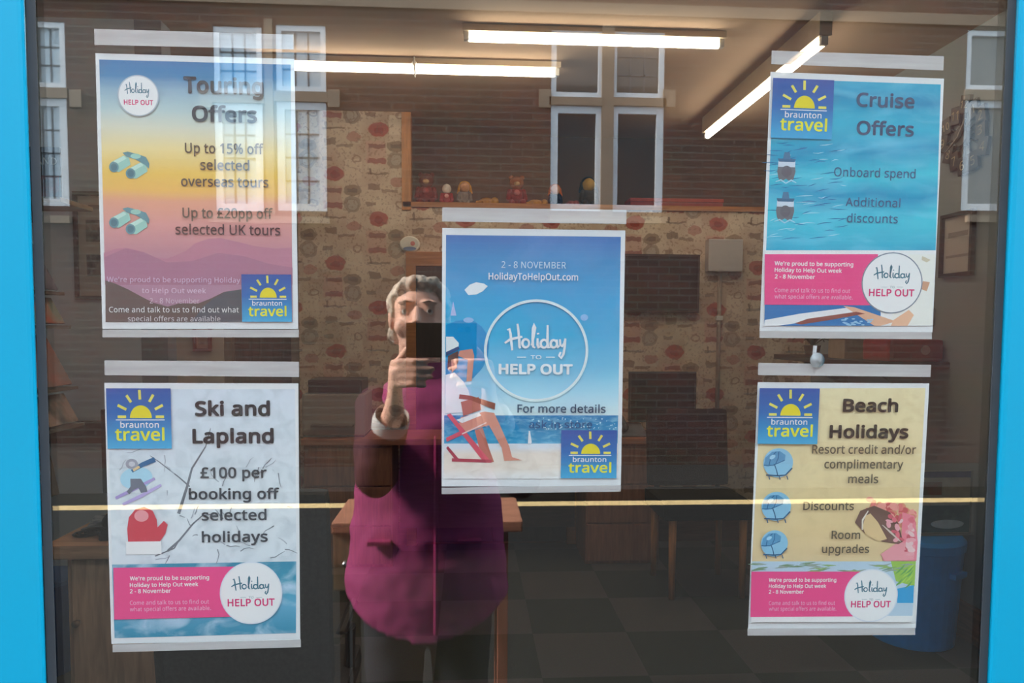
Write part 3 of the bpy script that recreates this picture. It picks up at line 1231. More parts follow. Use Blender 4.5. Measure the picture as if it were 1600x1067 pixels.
a.stroke(222, 778, [(-30, 10), (0, -4), (30, -20)], [4.5, 5.5, 4], (178, 164, 208))
a.shape(212, 760, [(-8, -12), (8, -12), (16, 0), (18, 8), (8, 10), (4, 2), (-4, 6), (-10, 12), (-14, 8), (-8, 0)], (104, 108, 122))
a.up().stroke(222, 726, [(-16, 10), (0, 0), (20, -8)], [5, 7, 8], (40, 100, 144))
a.disc(206, 725, 9.5, 8, (150, 154, 166))
a.up().disc(206, 725, 5, 4, (188, 190, 198))
a.stroke(212, 732, [(-4, 3), (6, -3)], 4, (214, 186, 140))
a.build()
# plain winter mitten in the red and white of the figure printed here
a = P.part('mitten_icon')
a.shape(226, 826, [(-26, 22), (-27, 0), (-24, -18), (-14, -30), (0, -34), (13, -28), (19, -14), (20, -2), (30, -12), (36, -6), (32, 8), (22, 22)], (196, 66, 80))
a.up().rect(197, 846, 252, 866, (240, 242, 244))
a.disc(221, 806, 11, 9, (226, 150, 156))
a.build()
a = P.part('headline_lettering')
TX = (40, 44, 52)
a.text('Ski and', 305, 422, 650, 23, TX, .034)
a.text('Lapland', 301, 428, 693, 23, TX, .034)
a.build()
a = P.part('offer_lettering')
TX = (62, 66, 74)
a.text('£100 per', 313, 417, 747, 17, TX, .022)
a.text('booking off', 295, 437, 780, 17, TX, .022)
a.text('selected', 315, 417, 813, 17, TX, .018)
a.text('holidays', 315, 419, 847, 17, TX, .022)
a.build()
banner(P, [(177, 887), (385, 885), (385, 963), (178.5, 968)],
       [("We're proud to be supporting", 203, 327, 906, 6.5), ('Holiday to Help Out week', 203, 310, 916.5, 6.5), ('2 - 8 November', 203, 267, 926.5, 6.5),
        ('Come and talk to us to find out', 203, 327, 944, 6.5), ('what special offers are available.', 203, 330, 954, 6.5)])
badge(P, 392.5, 926.5, 48, (206, 212, 222), (361, 422, 899, 930), (355, 430, 947, 12))
logo(P, 168, 608, 266.5, 700)

# --- centre poster ----------------------------------------------------------
P = Poster('poster of a sunbather in a red beach chair, in the middle of the window',
           [(691, 324), (979, 328), (970, 768), (690, 772)], [(691, 356), (977, 360), (970, 760), (690, 760)], (346, 350, 10))
z0, z1 = zrange(P, 367, 650)
m = print_mat('summer_sky_print', [(0, (66, 112, 172)), (.12, (62, 134, 184)), (.35, (50, 156, 202)), (.55, (46, 166, 206)), (.72, (104, 182, 212)), (.88, (166, 208, 224)), (1, (206, 224, 230))],
              z0, z1, .06, (7, 7, 12), (130, 160, 206), (9, 9, 14), .3)
a = P.part('sky_picture')
a.quad([(697, 367), (970, 370), (966, 652), (695, 652)], m)
a.build()
a = P.part('cloud_picture')
a.shape(744, 451, [(-18, 2), (-10, -6), (0, -10), (12, -8), (18, -4), (10, 4), (0, 9), (-12, 10)], (226, 234, 242))
a.build()
a = P.part('parasol_picture')
a.shape(712, 560, [(-15, -52), (0, -58), (14, -60), (28, -58), (40, -50), (48, -38), (52, -22), (50, -4), (42, 14), (28, 30), (8, 40), (-15, 40)], (24, 136, 190))
a.build()
a = P.part('cloud_picture')
a.disc(732, 500, 8, 4, (140, 178, 214))
a.build()
a = P.part('cloud_picture')
a.disc(913, 496, 6, 5, (138, 180, 218))
a.build()
a = P.part('sail_picture')
a.shape(708, 485, [(-4, 8), (0, -14), (5, 8)], (168, 180, 216))
a.build()
z0, z1 = zrange(P, 648, 694)
m = print_mat('sea_print', [(0, (20, 116, 168)), (.5, (28, 130, 176)), (1, (60, 150, 190))], z0, z1, .2, (30, 30, 90), (140, 196, 216), (90, 90, 220), .5)
a = P.part('sea_picture')
a.quad([(694, 649), (966, 649), (965, 694), (694, 694)], m)
a.build()
z0, z1 = zrange(P, 693, 748)
m = print_mat('sand_print', [(0, (206, 216, 226)), (.14, (214, 216, 220)), (.3, (224, 212, 200)), (.7, (226, 214, 202)), (1, (236, 232, 230))], z0, z1, .15, (20, 20, 40), (190, 172, 156), (60, 60, 120), .35)
a = P.part('sand_picture')
a.quad([(693.5, 693), (965, 693), (964, 748), (693, 748)], m)
a.build()
SK, SK2, RED, RED2 = (206, 140, 122), (178, 108, 92), (206, 92, 104), (170, 74, 84)
a = P.part('sunbather_picture')
a.shape(710, 610, [(-14, -24), (0, -28), (14, -14), (22, 0), (26, 18), (14, 34), (-14, 36)], (222, 220, 226))            # shirt
a.poly([(718, 548), (738, 545), (741, 556), (737, 595), (729, 596), (731, 562), (716, 556)], SK)     # raised arm
a.poly([(700, 556), (716, 548), (716, 566), (708, 580), (699, 576)], (98, 70, 66))                       # hair
a.up().poly([(697, 553), (697, 526), (708, 526), (717, 536), (716, 545)], (222, 228, 236))              # hat
a.poly([(705, 562), (713, 560), (714, 574), (706, 582)], SK)
a.up().poly([(697, 550), (716, 541), (718, 545), (697, 556)], (60, 78, 116))
a.poly([(720, 628), (748, 620), (752, 640), (724, 650)], SK2)                                             # forearm
a.poly([(718, 616), (735, 618), (774, 630), (773, 640), (735, 625), (717, 623)], (150, 84, 66))         # chair arm
a.up().poly([(716, 668), (720, 652), (757, 643), (772, 645), (782, 666), (796, 698), (800, 714), (816, 719), (788, 720), (784, 700), (764, 664), (724, 676)], SK)   # thigh and shin
a.poly([(742, 672), (754, 668), (764, 700), (772, 722), (754, 722)], SK2)
a.up().poly([(713, 656), (748, 644), (752, 649), (722, 661)], (236, 226, 224))
for q in (((698, 648), (704, 646), (768, 722), (756, 722)), ((697, 684), (722, 672), (726, 678), (698, 690)), ((697, 700), (700, 697), (716, 716), (712, 719)), ((706, 716), (768, 718), (768, 723), (706, 721))):
    a.poly(list(q), RED if q[0][1] < 690 else RED2)
a.up().stroke(740, 668, [(-18, 10), (0, 2), (20, -8)], 2, (240, 200, 196))
a.build()
a = P.part('badge')
a.ring(838, 548, 81.5, 80, 4.2, (206, 226, 226))
a.up().ring(838, 548, 79, 77.5, 1.6, (238, 246, 246))
a.disc(827, 668, 0.1, 0.1, (238, 246, 246))
bo = a.build()
t = P.part('lettering', bo)
WT = (242, 246, 250)
t.script(789, 886, 505, 561, WT, 3.6)
t.text('TO', 829, 846, 561, 6, (214, 232, 242), .01)
t.rect(808, 557.3, 822, 558.7, (206, 228, 240))
t.rect(853, 557.3, 867, 558.7, (206, 228, 240))
t.text('HELP OUT', 779, 895, 585, 16.5, WT, .04)
t.build()
a = P.part('date_lettering')
a.text('2 - 8 NOVEMBER', 784, 884, 419, 10, (196, 216, 234), .0)
a.text('HolidayToHelpOut.com', 764, 903, 437.5, 10.5, (238, 244, 250), .016)
a.build()
a = P.part('offer_lettering')
a.text('For more details', 808, 947, 645, 13, (44, 78, 104), .016)
a.text('ask in store', 826, 926, 669, 12, (30, 88, 132), .01)
a.build()
a = P.part('boat_picture')
a.shape(827, 685, [(-2, 8), (-1, -12), (1, -12), (4, 6), (3, 8)], (232, 240, 240))
rnd = random.Random(5)
for i in range(60):
    x, y = rnd.uniform(830, 962), rnd.uniform(652, 671)
    a.disc(x, y, rnd.uniform(.6, 1.8), rnd.uniform(.5, 1.3), (166, 212, 224), n=6)
a.build()
logo(P, 876, 671.5, 964.5, 748)

# --- cruise poster ----------------------------------------------------------
P = Poster('poster of clear blue sea with two small ships, headed Cruise Offers',
           [(1206, 79), (1475, 88), (1456, 530), (1187, 528)], [(1204, 112), (1475, 123), (1457, 519), (1187, 517)], (100, 110, 11))
z0, z1 = zrange(P, 123, 392)
m = print_mat('sea_water_print', [(0, (44, 162, 194)), (.12, (16, 138, 178)), (.3, (40, 172, 200)), (.4, (20, 146, 184)), (.55, (54, 190, 208)), (.68, (18, 148, 186)), (.8, (60, 190, 210)), (1, (26, 154, 190))],
              z0, z1, .45, (5, 5, 14), (110, 196, 220), (12, 12, 40), .65)
a = P.part('sea_picture')
a.quad([(1209, 123), (1470, 132), (1462, 391), (1197, 391)], m)
a.build()
a = P.part('ripple_picture')
rnd = random.Random(11)
for i in range(70):
    x, y = rnd.uniform(1204, 1320), rnd.uniform(222, 372)
    l = rnd.uniform(4, 14)
    a.stroke(x, y, [(-l, rnd.uniform(-1, 3)), (0, 0), (l, rnd.uniform(-3, 1))], [.4, 1.3, .4], (20, 106, 156) if i % 3 else (150, 208, 226))
a.build()
def ship(P, cx, cy):
    i = P.part('ship_icon')
    i.shape(cx, cy, [(-13, -4), (13, -4), (14, 6), (11, 18), (8, 22), (0, 17), (-8, 22), (-12, 16), (-14, 6)], (104, 108, 116))
    i.shape(cx, cy, [(-13, -10), (13, -10), (13, -1), (-13, -1)], (198, 208, 220))
    i.shape(cx, cy, [(-14, -14), (14, -14), (12, -9), (-12, -9)], (60, 104, 136))
    i.shape(cx, cy, [(-4, -24), (4, -24), (6, -13), (-6, -13)], (70, 116, 148))
    i.up().disc(cx, cy + 6, 8, 9, (94, 96, 104))
    i.stroke(cx, cy, [(-16, 22), (-8, 19), (0, 24), (8, 19), (16, 23)], [1, 2.5, 2, 2.5, 1], (150, 204, 224))
    i.build()
ship(P, 1229, 262)
ship(P, 1227, 324)
a = P.part('headline_lettering')
TX = (58, 84, 112)
a.text('Cruise', 1338, 1429, 168, 22, TX, .024)
a.text('Offers', 1338, 1428, 212, 22, TX, .024)
a.build()
a = P.part('offer_lettering')
a.text('Onboard spend', 1303, 1431, 277, 14, (54, 98, 134), .008)
a.build()
a = P.part('offer_lettering')
a.text('Additional', 1321, 1407, 323, 13.5, (54, 98, 134), .008)
a.text('discounts', 1323, 1403, 348, 13.5, (54, 98, 134), .008)
a.build()
a = P.part('deck_picture')
a.quad([(1197, 391), (1462, 391), (1457, 509), (1194, 509)], (228, 232, 234))
a.up().quad([(1195, 476), (1376, 476), (1376, 509), (1194, 509)], (36, 112, 172))
a.quad([(1420, 397), (1461, 397), (1456.5, 508), (1390, 508)], (226, 224, 216))
a.up().poly([(1195, 500), (1250, 490), (1330, 480), (1352, 490), (1290, 498), (1216, 509), (1194, 509)], (224, 226, 228))
a.poly([(1318, 478), (1335, 480), (1400, 502), (1376, 509), (1366, 509)], (216, 170, 142))
a.poly([(1392, 509), (1396, 500), (1420, 484), (1428, 492), (1418, 509)], (222, 176, 146))
a.poly([(1442, 439), (1453, 441), (1448, 455), (1440, 452)], (196, 150, 122))
a.poly([(1441, 400), (1454, 406), (1448, 410), (1440, 406)], (196, 186, 162))
a.up().poly([(1242, 505), (1262, 498), (1338, 487), (1352, 490), (1296, 500), (1252, 507)], (136, 76, 70))
rnd = random.Random(8)
for i in range(26):
    a.disc(rnd.uniform(1316, 1362), rnd.uniform(497, 508), 3, 1.2, (140, 190, 220), n=8)
a.build()
banner(P, [(1195, 397), (1372, 397), (1372, 477), (1194.5, 476)],
       [("We're proud to be supporting", 1211, 1333, 415.5, 6.5), ('Holiday to Help Out week', 1211, 1315, 425.5, 6.5), ('2 - 8 November', 1211, 1273, 435.5, 6.5),
        ('Come and talk to us to find out', 1211, 1328, 457, 6.5), ('what special offers are available.', 1211, 1332, 467, 6.5)])
badge(P, 1394, 442, 46.5, (124, 134, 148), (1365, 1423, 413, 444), (1357, 1429, 463, 11.5))
logo(P, 1207, 124, 1301, 216)

# --- beach poster -----------------------------------------------------------
P = Poster('sand-coloured poster with umbrella icons and a big shell, headed Beach Holidays',
           [(1185, 567), (1455, 570), (1430, 992), (1168, 993)], [(1184, 597), (1452, 599), (1431, 981), (1169, 982)], (586, 589, 11))
z0, z1 = zrange(P, 607, 878)
m = print_mat('beach_sand_print', [(0, (226, 212, 172)), (.4, (222, 204, 160)), (.8, (216, 192, 146)), (1, (214, 190, 148))], z0, z1, .2, (20, 20, 20), (198, 176, 136), (70, 70, 70), .4)
a = P.part('sand_picture')
a.quad([(1189, 607), (1446, 606), (1431, 877), (1175, 877)], m)
a.build()
a = P.part('flower_picture')
rnd = random.Random(21)
for i in range(60):
    t_ = rnd.random()
    x = 1352 + 78 * rnd.random()
    y = 778 + rnd.random() * 28 + (x - 1352) * .25
    r_ = rnd.uniform(4, 9)
    x = min(x, 1426)
    a.disc(x, y, r_, r_ * .7, rnd.choice([(214, 120, 116), (226, 150, 140), (196, 92, 92), (206, 138, 110)]), n=9, rot=rnd.uniform(0, 180))
    if i % 12 == 0:
        a.up()
a.up().poly([(1410, 800), (1429, 806), (1434, 846), (1432, 876), (1380, 876), (1378, 868), (1408, 850)], (224, 130, 144))
a.up().poly([(1376, 866), (1404, 846), (1430, 852), (1428, 874), (1384, 877)], (232, 152, 160))
a.up()
for i in range(46):
    x, y = rnd.uniform(1384, 1430), rnd.uniform(806, 872)
    if x + (872 - y) * .55 < 1416:
        continue
    a.disc(min(x, 1424), y, rnd.uniform(3, 8), rnd.uniform(2, 4), rnd.choice([(232, 160, 168), (214, 110, 124), (196, 92, 104), (240, 190, 192)]), n=9, rot=rnd.uniform(0, 180))
a.build()
a = P.part('shell_picture')
a.poly([(1336, 816), (1344, 798), (1366, 790), (1390, 800), (1404, 818), (1411, 846), (1404, 850), (1378, 846), (1352, 834)], (112, 84, 74))
a.up().poly([(1348, 824), (1352, 806), (1360, 802), (1372, 816), (1386, 842), (1372, 846), (1352, 834)], (214, 186, 140))
a.stroke(1352, 812, [(-4, 16), (-4, 0), (4, -14)], [2, 3, 1.5], (226, 214, 200))
a.stroke(1392, 832, [(-14, -12), (0, 0), (16, 14)], [1, 3, 1], (206, 190, 178))
a.build()
def parasol(P, cx, cy, r=23):
    i = P.part('parasol_icon')
    k = r / 23
    i.disc(cx, cy, r, r * .98, (134, 186, 214))
    i.up().shape(cx, cy, [(x * k, y * k) for x, y in [(-22, 4), (-20, -8), (-10, -17), (2, -18), (11, -12), (10, -4), (2, 0), (-8, 4), (-16, 6)]], (86, 146, 186))
    i.stroke(cx, cy, [(-6 * k, 2 * k), (-2 * k, 12 * k), (0, 20 * k)], 1.6 * k, (50, 92, 128))
    i.stroke(cx, cy, [(x * k, y * k) for x, y in [(-18, 19), (0, 20), (12, 19), (22, 8)]], 2.2 * k, (44, 88, 124))
    for x in (-14, 2, 14):
        i.stroke(cx, cy, [(x * k, 20 * k), ((x + 2) * k, 26 * k)], 1.5 * k, (50, 92, 128))
    i.up()
    for q in ([(-14, 4), (-12, -8), (-4, -17)], [(-4, 2), (0, -8), (0, -17)], [(-22, 4), (-8, 4), (10, -4)]):
        i.stroke(cx, cy, [(x * k, y * k) for x, y in q], 1.2 * k, (44, 96, 138))
    i.disc(cx - 9 * k, cy - 9 * k, 5 * k, 3 * k, (150, 198, 222), rot=-30, n=12)
    i.build()
parasol(P, 1216, 723)
parasol(P, 1213, 791)
parasol(P, 1210, 849, 21)
a = P.part('headline_lettering')
TX = (50, 46, 42)
a.text('Beach', 1317, 1403, 644, 20.5, TX, .034)
a.text('Holidays', 1296, 1419, 685, 20.5, TX, .034)
a.build()
a = P.part('offer_lettering')
TX = (94, 84, 68)
a.text('Resort credit and/or', 1269, 1431, 709, 13.5, TX, .014)
a.text('complimentary', 1288, 1411, 732, 13.5, TX, .014)
a.text('meals', 1325, 1372, 755, 13.5, TX, .014)
a.build()
a = P.part('offer_lettering')
a.text('Discounts', 1255, 1334, 797, 13, TX, .014)
a.build()
a = P.part('offer_lettering')
a.text('Room', 1299, 1344, 842, 13, TX, .014)
a.text('upgrades', 1284, 1358, 864, 13, TX, .014)
a.build()
a = P.part('palm_picture')
a.quad([(1175, 877), (1431, 877), (1425, 970), (1173, 970)], (176, 198, 214))
a.up().quad([(1174, 962), (1426, 962), (1425, 972), (1173, 972)], (232, 234, 232))
a.poly([(1392, 877), (1431, 877), (1429, 916), (1400, 908)], (150, 190, 84))
a.poly([(1401, 920), (1428, 914), (1427, 942), (1402, 942)], (52, 152, 202))
rnd = random.Random(31)
a.up()
for i in range(34):
    x, y = rnd.uniform(1178, 1420), rnd.uniform(880, 893)
    a.stroke(x, y, [(-12, rnd.uniform(-3, 4)), (0, 0), (12, rnd.uniform(-4, 3))], [.5, 3, .5], rnd.choice([(120, 148, 118), (140, 172, 110), (146, 160, 150)]))
for i in range(12):
    x, y = rnd.uniform(1404, 1424), rnd.uniform(884, 914)
    a.stroke(x, y, [(-7, 6), (0, 0), (5, -7)], [.5, 3, .5], rnd.choice([(170, 206, 90), (110, 164, 90)]))
a.build()
banner(P, [(1174, 893), (1345, 893), (1345, 963), (1172.5, 964)],
       [("We're proud to be supporting", 1201, 1307, 909, 6), ('Holiday to Help Out week', 1201, 1291, 918.5, 6), ('2 - 8 November', 1201, 1256, 927.5, 6),
        ('Come and talk to us to find out', 1201, 1305, 945, 6), ('what special offers are available.', 1201, 1307, 954, 6)])
badge(P, 1361, 930.5, 40.5, (206, 212, 222), (1335, 1387, 906, 933), (1329, 1392, 949, 10.5))
logo(P, 1186, 607.5, 1278.5, 693)

# clear suction hook between the two right-hand posters
c = at(1277, 557, GT + .001)
h = thing('suction_hook', 'small clear suction hook on the glass between cruise and beach posters', 'hook', (c.x, GT, c.z))
b = MB()
b.tube([(c.x, GT + .0006, c.z - .004), (c.x, GT + .0025, c.z - .004), (c.x, GT + .006, c.z - .004)], [.0085, .007, .003], 20)
b.build('suction_cup', glass_mat('clear_rubber', 1.5, (.9, .92, .93), .05, milk=.35), h, smooth=True)
MB().tube([(c.x, GT + .006, c.z - .004), (c.x, GT + .009, c.z - .004), (c.x + .001, GT + .009, c.z + .012)], .0022, 8).build('hook_pin', glass_mat('clear_hook', 1.5, (.95, .95, .95), .1, milk=.6, milk_rgb=(240, 240, 244)), h)

# ------------------------------------------------------------------ ceiling lights
def batten_light(label, a, b, z_tube, grp='fluorescent batten lights on the ceiling', cord=None):
    """one fluorescent batten between a and b (x, y): enamel body under the ceiling, tube below it, two end holders"""
    a, b = Vector((a[0], a[1], 0)), Vector((b[0], b[1], 0))
    dr = (b - a).normalized()
    L_ = (b - a).length
    ang = math.atan2(dr.y, dr.x)
    R = Euler((0, 0, ang)).to_matrix()
    c = (a + b) / 2
    t = thing('ceiling_light', label, 'light', (c.x, c.y, Z_CEIL), grp)
    zb = z_tube + .022
    zc = (zb + Z_CEIL) / 2
    MB().box((c.x, c.y, (zb + Z_CEIL - .001) / 2), (L_ + .06, .055, Z_CEIL - .001 - zb), R, .004).build('lamp_body', M_BATTEN, t)
    for s in (-1, 1):
        p = c + dr * (s * (L_ / 2 + .012))
        MB().box((p.x, p.y, z_tube + .008), (.022, .03, .042), R, .003).build('tube_holder', M_WHITE, t)
    p0, p1 = a + Vector((0, 0, z_tube)), b + Vector((0, 0, z_tube))
    MB().tube([p0, p1], .0165, 14).build('lamp_tube', M_TUBE, t, smooth=True)
    if cord:
        q = Vector((cord, c.y - .04, 0))
        MB().tube([q + Vector((0, 0, Z_CEIL - .002)), q + Vector((.004, 0, Z_CEIL - .1)), q + Vector((0, .008, zb + .005))], .004, 8).build('cord', M_WHITE, t)
        MB().ball(q + Vector((0, .008, zb)), .012).build('cord_end', M_WHITE, t, smooth=True)
    return t


zt = 1.35 + 1.268
y1_ = 3.305 - .8
batten_light('nearest fluorescent batten light running parallel to the window', (at(733, 72, y1_).x, y1_), (at(1122, 76, y1_).x, y1_), zt)
y2_ = 3.727 - .8
batten_light('farther fluorescent batten light parallel to the window, behind the touring poster', (at(868, 128, y2_).x - 1.45, y2_), (at(866, 128, y2_).x, y2_), zt, cord=at(648, 100, y2_).x)
batten_light('added fluorescent batten light close to the window, unseen above the posters', (-1.0, .72), (.2, .72), zt)  # extra lamp put in out of view to brighten the front desks
batten_light('fluorescent batten light running away from the window along the right', (1.475, 4.56 - .8), (1.475, 3.08 - .8), 1.35 + 1.20)

# ------------------------------------------------------------------ things on the walls
def picture(name, label, cat, p0, p1, depth, frame_w, frame_m, draw, normal='-Y'):
    """framed picture: frame, mount, printed panels; p0/p1 = lower-left and upper-right in wall axes"""
    (a0, z0), (a1, z1) = p0, p1
    def P3(a, z, off):
        return (a, depth - off, z) if normal == '-Y' else (depth - off, -a, z)
    c = P3((a0 + a1) / 2, z0, 0)
    t = thing(name, label, cat, c)
    fr = MB()
    f = frame_w
    for (u0, v0, u1, v1) in ((a0, z0, a1, z0 + f), (a0, z1 - f, a1, z1), (a0, z0 + f, a0 + f, z1 - f), (a1 - f, z0 + f, a1, z1 - f)):
        fr.span(P3(u0, v0, .001), P3(u1, v1, .022), .002)
    fr.build('picture_frame', frame_m, t)
    MB().span(P3(a0 + f, z0 + f, .001), P3(a1 - f, z1 - f, .008)).build('mount', draw[0], t)
    for (u0, v0, u1, v1, m) in draw[1]:
        w_, h_ = a1 - a0, z1 - z0
        MB().span(P3(a0 + u0 * w_, z0 + v0 * h_, .0081), P3(a0 + u1 * w_, z0 + v1 * h_, .009)).build('print', m, t)
    return t


def blot(name, c1, c2, sc=14):
    if name in MATS:
        return MATS[name]
    m, t, b, o = nt(name)
    tc = N(t, 'ShaderNodeTexCoord')
    nz = N(t, 'ShaderNodeTexNoise', i_Scale=sc, i_Detail=4.0)
    t.links.new(tc.outputs['Object'], nz.inputs['Vector'])
    r = N(t, 'ShaderNodeValToRGB')
    r.color_ramp.elements[0].position = .4
    r.color_ramp.elements[1].position = .6
    r.color_ramp.elements[0].color = lin(*c1)
    r.color_ramp.elements[1].color = lin(*c2)
    t.links.new(nz.outputs['Fac'], r.inputs['Fac'])
    t.links.new(r.outputs['Color'], b.inputs['Base Color'])
    b.inputs['Roughness'].default_value = .5
    MATS[name] = m
    return m


M_MOUNT = mat('mount_card', (206, 192, 178), .8, .02)
a, b = at(121, 468, Y_PART), at(121, 300, Y_PART)
picture('framed_picture', 'tall dark-framed picture with two photographs on the grey partition wall', 'picture', (a.x, a.z), (a.x + .30, b.z), Y_PART, .016, M_DARKFRAME,
        (M_MOUNT, [(.16, .54, .84, .74, blot('old_photo', (70, 66, 60), (150, 140, 126))), (.16, .22, .84, .42, blot('old_photo_two', (52, 50, 48), (134, 128, 116))), (.2, .84, .8, .88, mat('caption_grey', (140, 130, 120)))]))
a, b = at(303, 549, Y_BACK), at(331, 505, Y_BACK)
picture('framed_picture', 'small red-framed picture on the cream rear wall left of the doorway', 'picture', (a.x, a.z), (b.x, b.z), Y_BACK, .018, mat('red_frame', (140, 58, 56), .5),
        (mat('pink_card', (206, 160, 150)), [(.25, .25, .75, .75, blot('small_print', (150, 110, 100), (200, 170, 150)))]))
# on the right-hand wall (axis: -Y runs to the viewer's right)
ya, yb_ = 3.33 - .8, 3.11 - .8
picture('framed_picture', 'black-framed certificate on the right wall below the number clock', 'picture', (-ya, 1.60), (-yb_, 1.885), X_R, .016, M_DARKFRAME,
        (mat('certificate_paper', (190, 182, 176), .6, .02), [(.2, .62, .8, .7, mat('certificate_line', (150, 140, 136))), (.15, .3, .85, .34, mat('certificate_line')) if False else (.15, .3, .85, .34, mat('certificate_text', (160, 150, 146)))]), normal='-X')

# wall clock of loose black number tiles
cy_, cz_ = 2.40, 2.215
ck = thing('wall_clock', 'black wall clock made of scattered number tiles, high on the right wall', 'clock', (X_R, cy_, cz_ - .2))
M_TILE = mat('clock_black', (24, 25, 27), .4)
M_NUM = mat('clock_numeral_cream', (170, 158, 128), .5)
MB().tube([(X_R - .001, cy_, cz_), (X_R - .03, cy_, cz_)], .045, 24).build('clock_hub', M_TILE, ck, bevel=.003)
rnd = random.Random(4)
for h in range(1, 13):
    th = math.radians(90 - 30 * h)
    r_ = .128 + rnd.uniform(-.022, .022)
    ty, tz = cy_ - r_ * math.cos(th), cz_ + r_ * math.sin(th)
    rot = rnd.uniform(-.3, .3)
    R = Euler((rot, 0, 0)).to_matrix()
    tile = MB().box((X_R - .009, ty, tz), (.016, .062, .078), R, .003).build('number_tile', M_TILE, ck)
    g, gf = glyphs(str(h))
    a0, a1 = min(p[0] for p in g), max(p[0] for p in g)
    k = .040 / cap_h()
    if (a1 - a0) * k > .046:
        k = .046 / (a1 - a0)
    vs = []
    for gx, gy in g:
        u, v = (gx - (a0 + a1) / 2) * k, (gy - cap_h() / 2) * k
        q = R @ Vector((0, -u, v))
        vs.append((X_R - .0175, ty + q.y, tz + q.z))
    nm = MB()
    nm.add(vs, gf)
    nm.build('numeral', M_NUM, tile)
    MB().tube([(X_R - .008, cy_ - .04 * math.cos(th), cz_ + .04 * math.sin(th)), (X_R - .008, ty, tz)], .004, 6).build('spoke', M_TILE, ck)
for (ang, l, w_) in ((60, .075, .009), (-150, .10, .007)):
    th = math.radians(ang)
    MB().tube([(X_R - .034, cy_, cz_), (X_R - .034, cy_ - l * math.cos(th), cz_ + l * math.sin(th))], [w_, w_ * .5], 6).build('clock_hand', mat('clock_hand_grey', (140, 136, 128), .4), ck)

# light switch box below the certificate
sw = thing('wall_switch', 'pale double switch box on the right wall below the certificate', 'switch', (X_R, 2.62, 1.38))
MB().span((X_R - .012, 2.57, 1.38), (X_R - .001, 2.67, 1.46), .003).build('switch_plate', mat('switch_grey', (172, 168, 164), .4), sw)
for k in (0, 1):
    MB().span((X_R - .017, 2.583 + .045 * k, 1.40), (X_R - .0125, 2.612 + .045 * k, 1.44), .002).build('rocker', M_WHITE, sw)

# grey electrical box with conduit on the papered wall
a, b = at(1101, 425, Y_BACK), at(1155, 376, Y_BACK)
eb = thing('electrical_box', 'grey-white electrical box with conduit on the patterned wall', 'electrical box', ((a.x + b.x) / 2, Y_BACK, a.z))
MB().span((a.x, Y_BACK - .07, a.z), (b.x, Y_BACK - .001, b.z), .006).build('box_cover', mat('box_grey', (196, 192, 192), .5, .03), eb)
cxx = at(1122, 500, Y_BACK).x
zb_ = at(1122, 684, Y_BACK).z
MB().tube([(cxx, Y_BACK - .016, zb_), (cxx, Y_BACK - .016, a.z)], .013, 12).build('conduit', mat('conduit_grey', (150, 136, 124), .5), eb, smooth=True)
z_ = at(1122, 497, Y_BACK).z
MB().span((cxx - .02, Y_BACK - .034, z_ - .014), (cxx + .02, Y_BACK - .001, z_ + .014), .003).build('conduit_clip', M_WHITE, eb)

# wall-mounted dark screen
a, b = at(905, 488, Y_BACK), at(1090, 399, Y_BACK)
sc_ = thing('wall_screen', 'wide dark screen on the patterned wall right of the middle poster', 'screen', ((a.x + b.x) / 2, Y_BACK, a.z))
MB().span((a.x, Y_BACK - .055, a.z), (b.x, Y_BACK - .02, b.z), .005).build('screen_casing', mat('screen_casing', (44, 34, 32), .5), sc_)
MB().span((a.x + .014, Y_BACK - .0562, a.z + .014), (b.x - .014, Y_BACK - .0552, b.z - .014)).build('display', mat('screen_dark', (34, 28, 28), .25, .15, 6), sc_)
MB().span(((a.x + b.x) / 2 - .1, Y_BACK - .02, a.z + .08), ((a.x + b.x) / 2 + .1, Y_BACK - .001, b.z - .08)).build('wall_bracket', M_BLACK, sc_)
# pine-framed dark cupboard built against the wall, mostly behind the middle poster and the person's reflection
YC = Y_BACK - .05
a, b = at(635, 690, YC), at(905, 396, YC)
cu = thing('wall_cupboard', 'tall dark cupboard with a pine frame, behind the middle poster', 'cupboard', ((a.x + b.x) / 2, YC, 0))
fr = MB()
fr.span((a.x, YC, .001), (a.x + .06, Y_BACK - .001, b.z))
fr.span((b.x - .06, YC, .001), (b.x, Y_BACK - .001, b.z))
fr.span((a.x + .06, YC, b.z - .085), (b.x - .06, Y_BACK - .001, b.z))
fr.build('pine_frame', M_PINEX, cu)
M_CUP = wood('cupboard_dark_wood', (50, 38, 34), .6, 'Z')
xm = (a.x + b.x) / 2
for (u0, u1, uk) in ((a.x + .061, xm - .002, xm - .04), (xm + .002, b.x - .061, xm + .04)):
    dr = MB().span((u0, YC + .006, .02), (u1, YC + .03, b.z - .088), .003).build('cupboard_door', M_CUP, cu)
    MB().tube([(uk, YC + .006, 1.1), (uk, YC - .012, 1.1)], [.008, .013], 12).build('knob', M_PINEX, dr, smooth=True)
c = at(640, 381, Y_BACK - .03)
pl = thing('wall_plate', 'small white oval plaque with blue and pink marks above the corner of the dark cupboard', 'plaque', (c.x, Y_BACK, c.z - .05))
MB().tube([(c.x, Y_BACK - .001, c.z), (c.x, Y_BACK - .014, c.z), (c.x, Y_BACK - .02, c.z)], [(.05, .062), (.05, .062), (.042, .054)], 32, flat=(0, 0, 1)).build('plaque_body', M_WHITE, pl)
MB().tube([(c.x, Y_BACK - .0205, c.z - .028), (c.x, Y_BACK - .0215, c.z - .028)], [(.012, .04), (.012, .04)], 20, flat=(0, 0, 1)).build('blue_mark', mat('plaque_blue', (104, 126, 170)), pl)
MB().tube([(c.x + .018, Y_BACK - .0205, c.z + .004), (c.x + .018, Y_BACK - .022, c.z + .004)], .014, 16).build('pink_mark', mat('plaque_pink', (206, 120, 120)), pl)

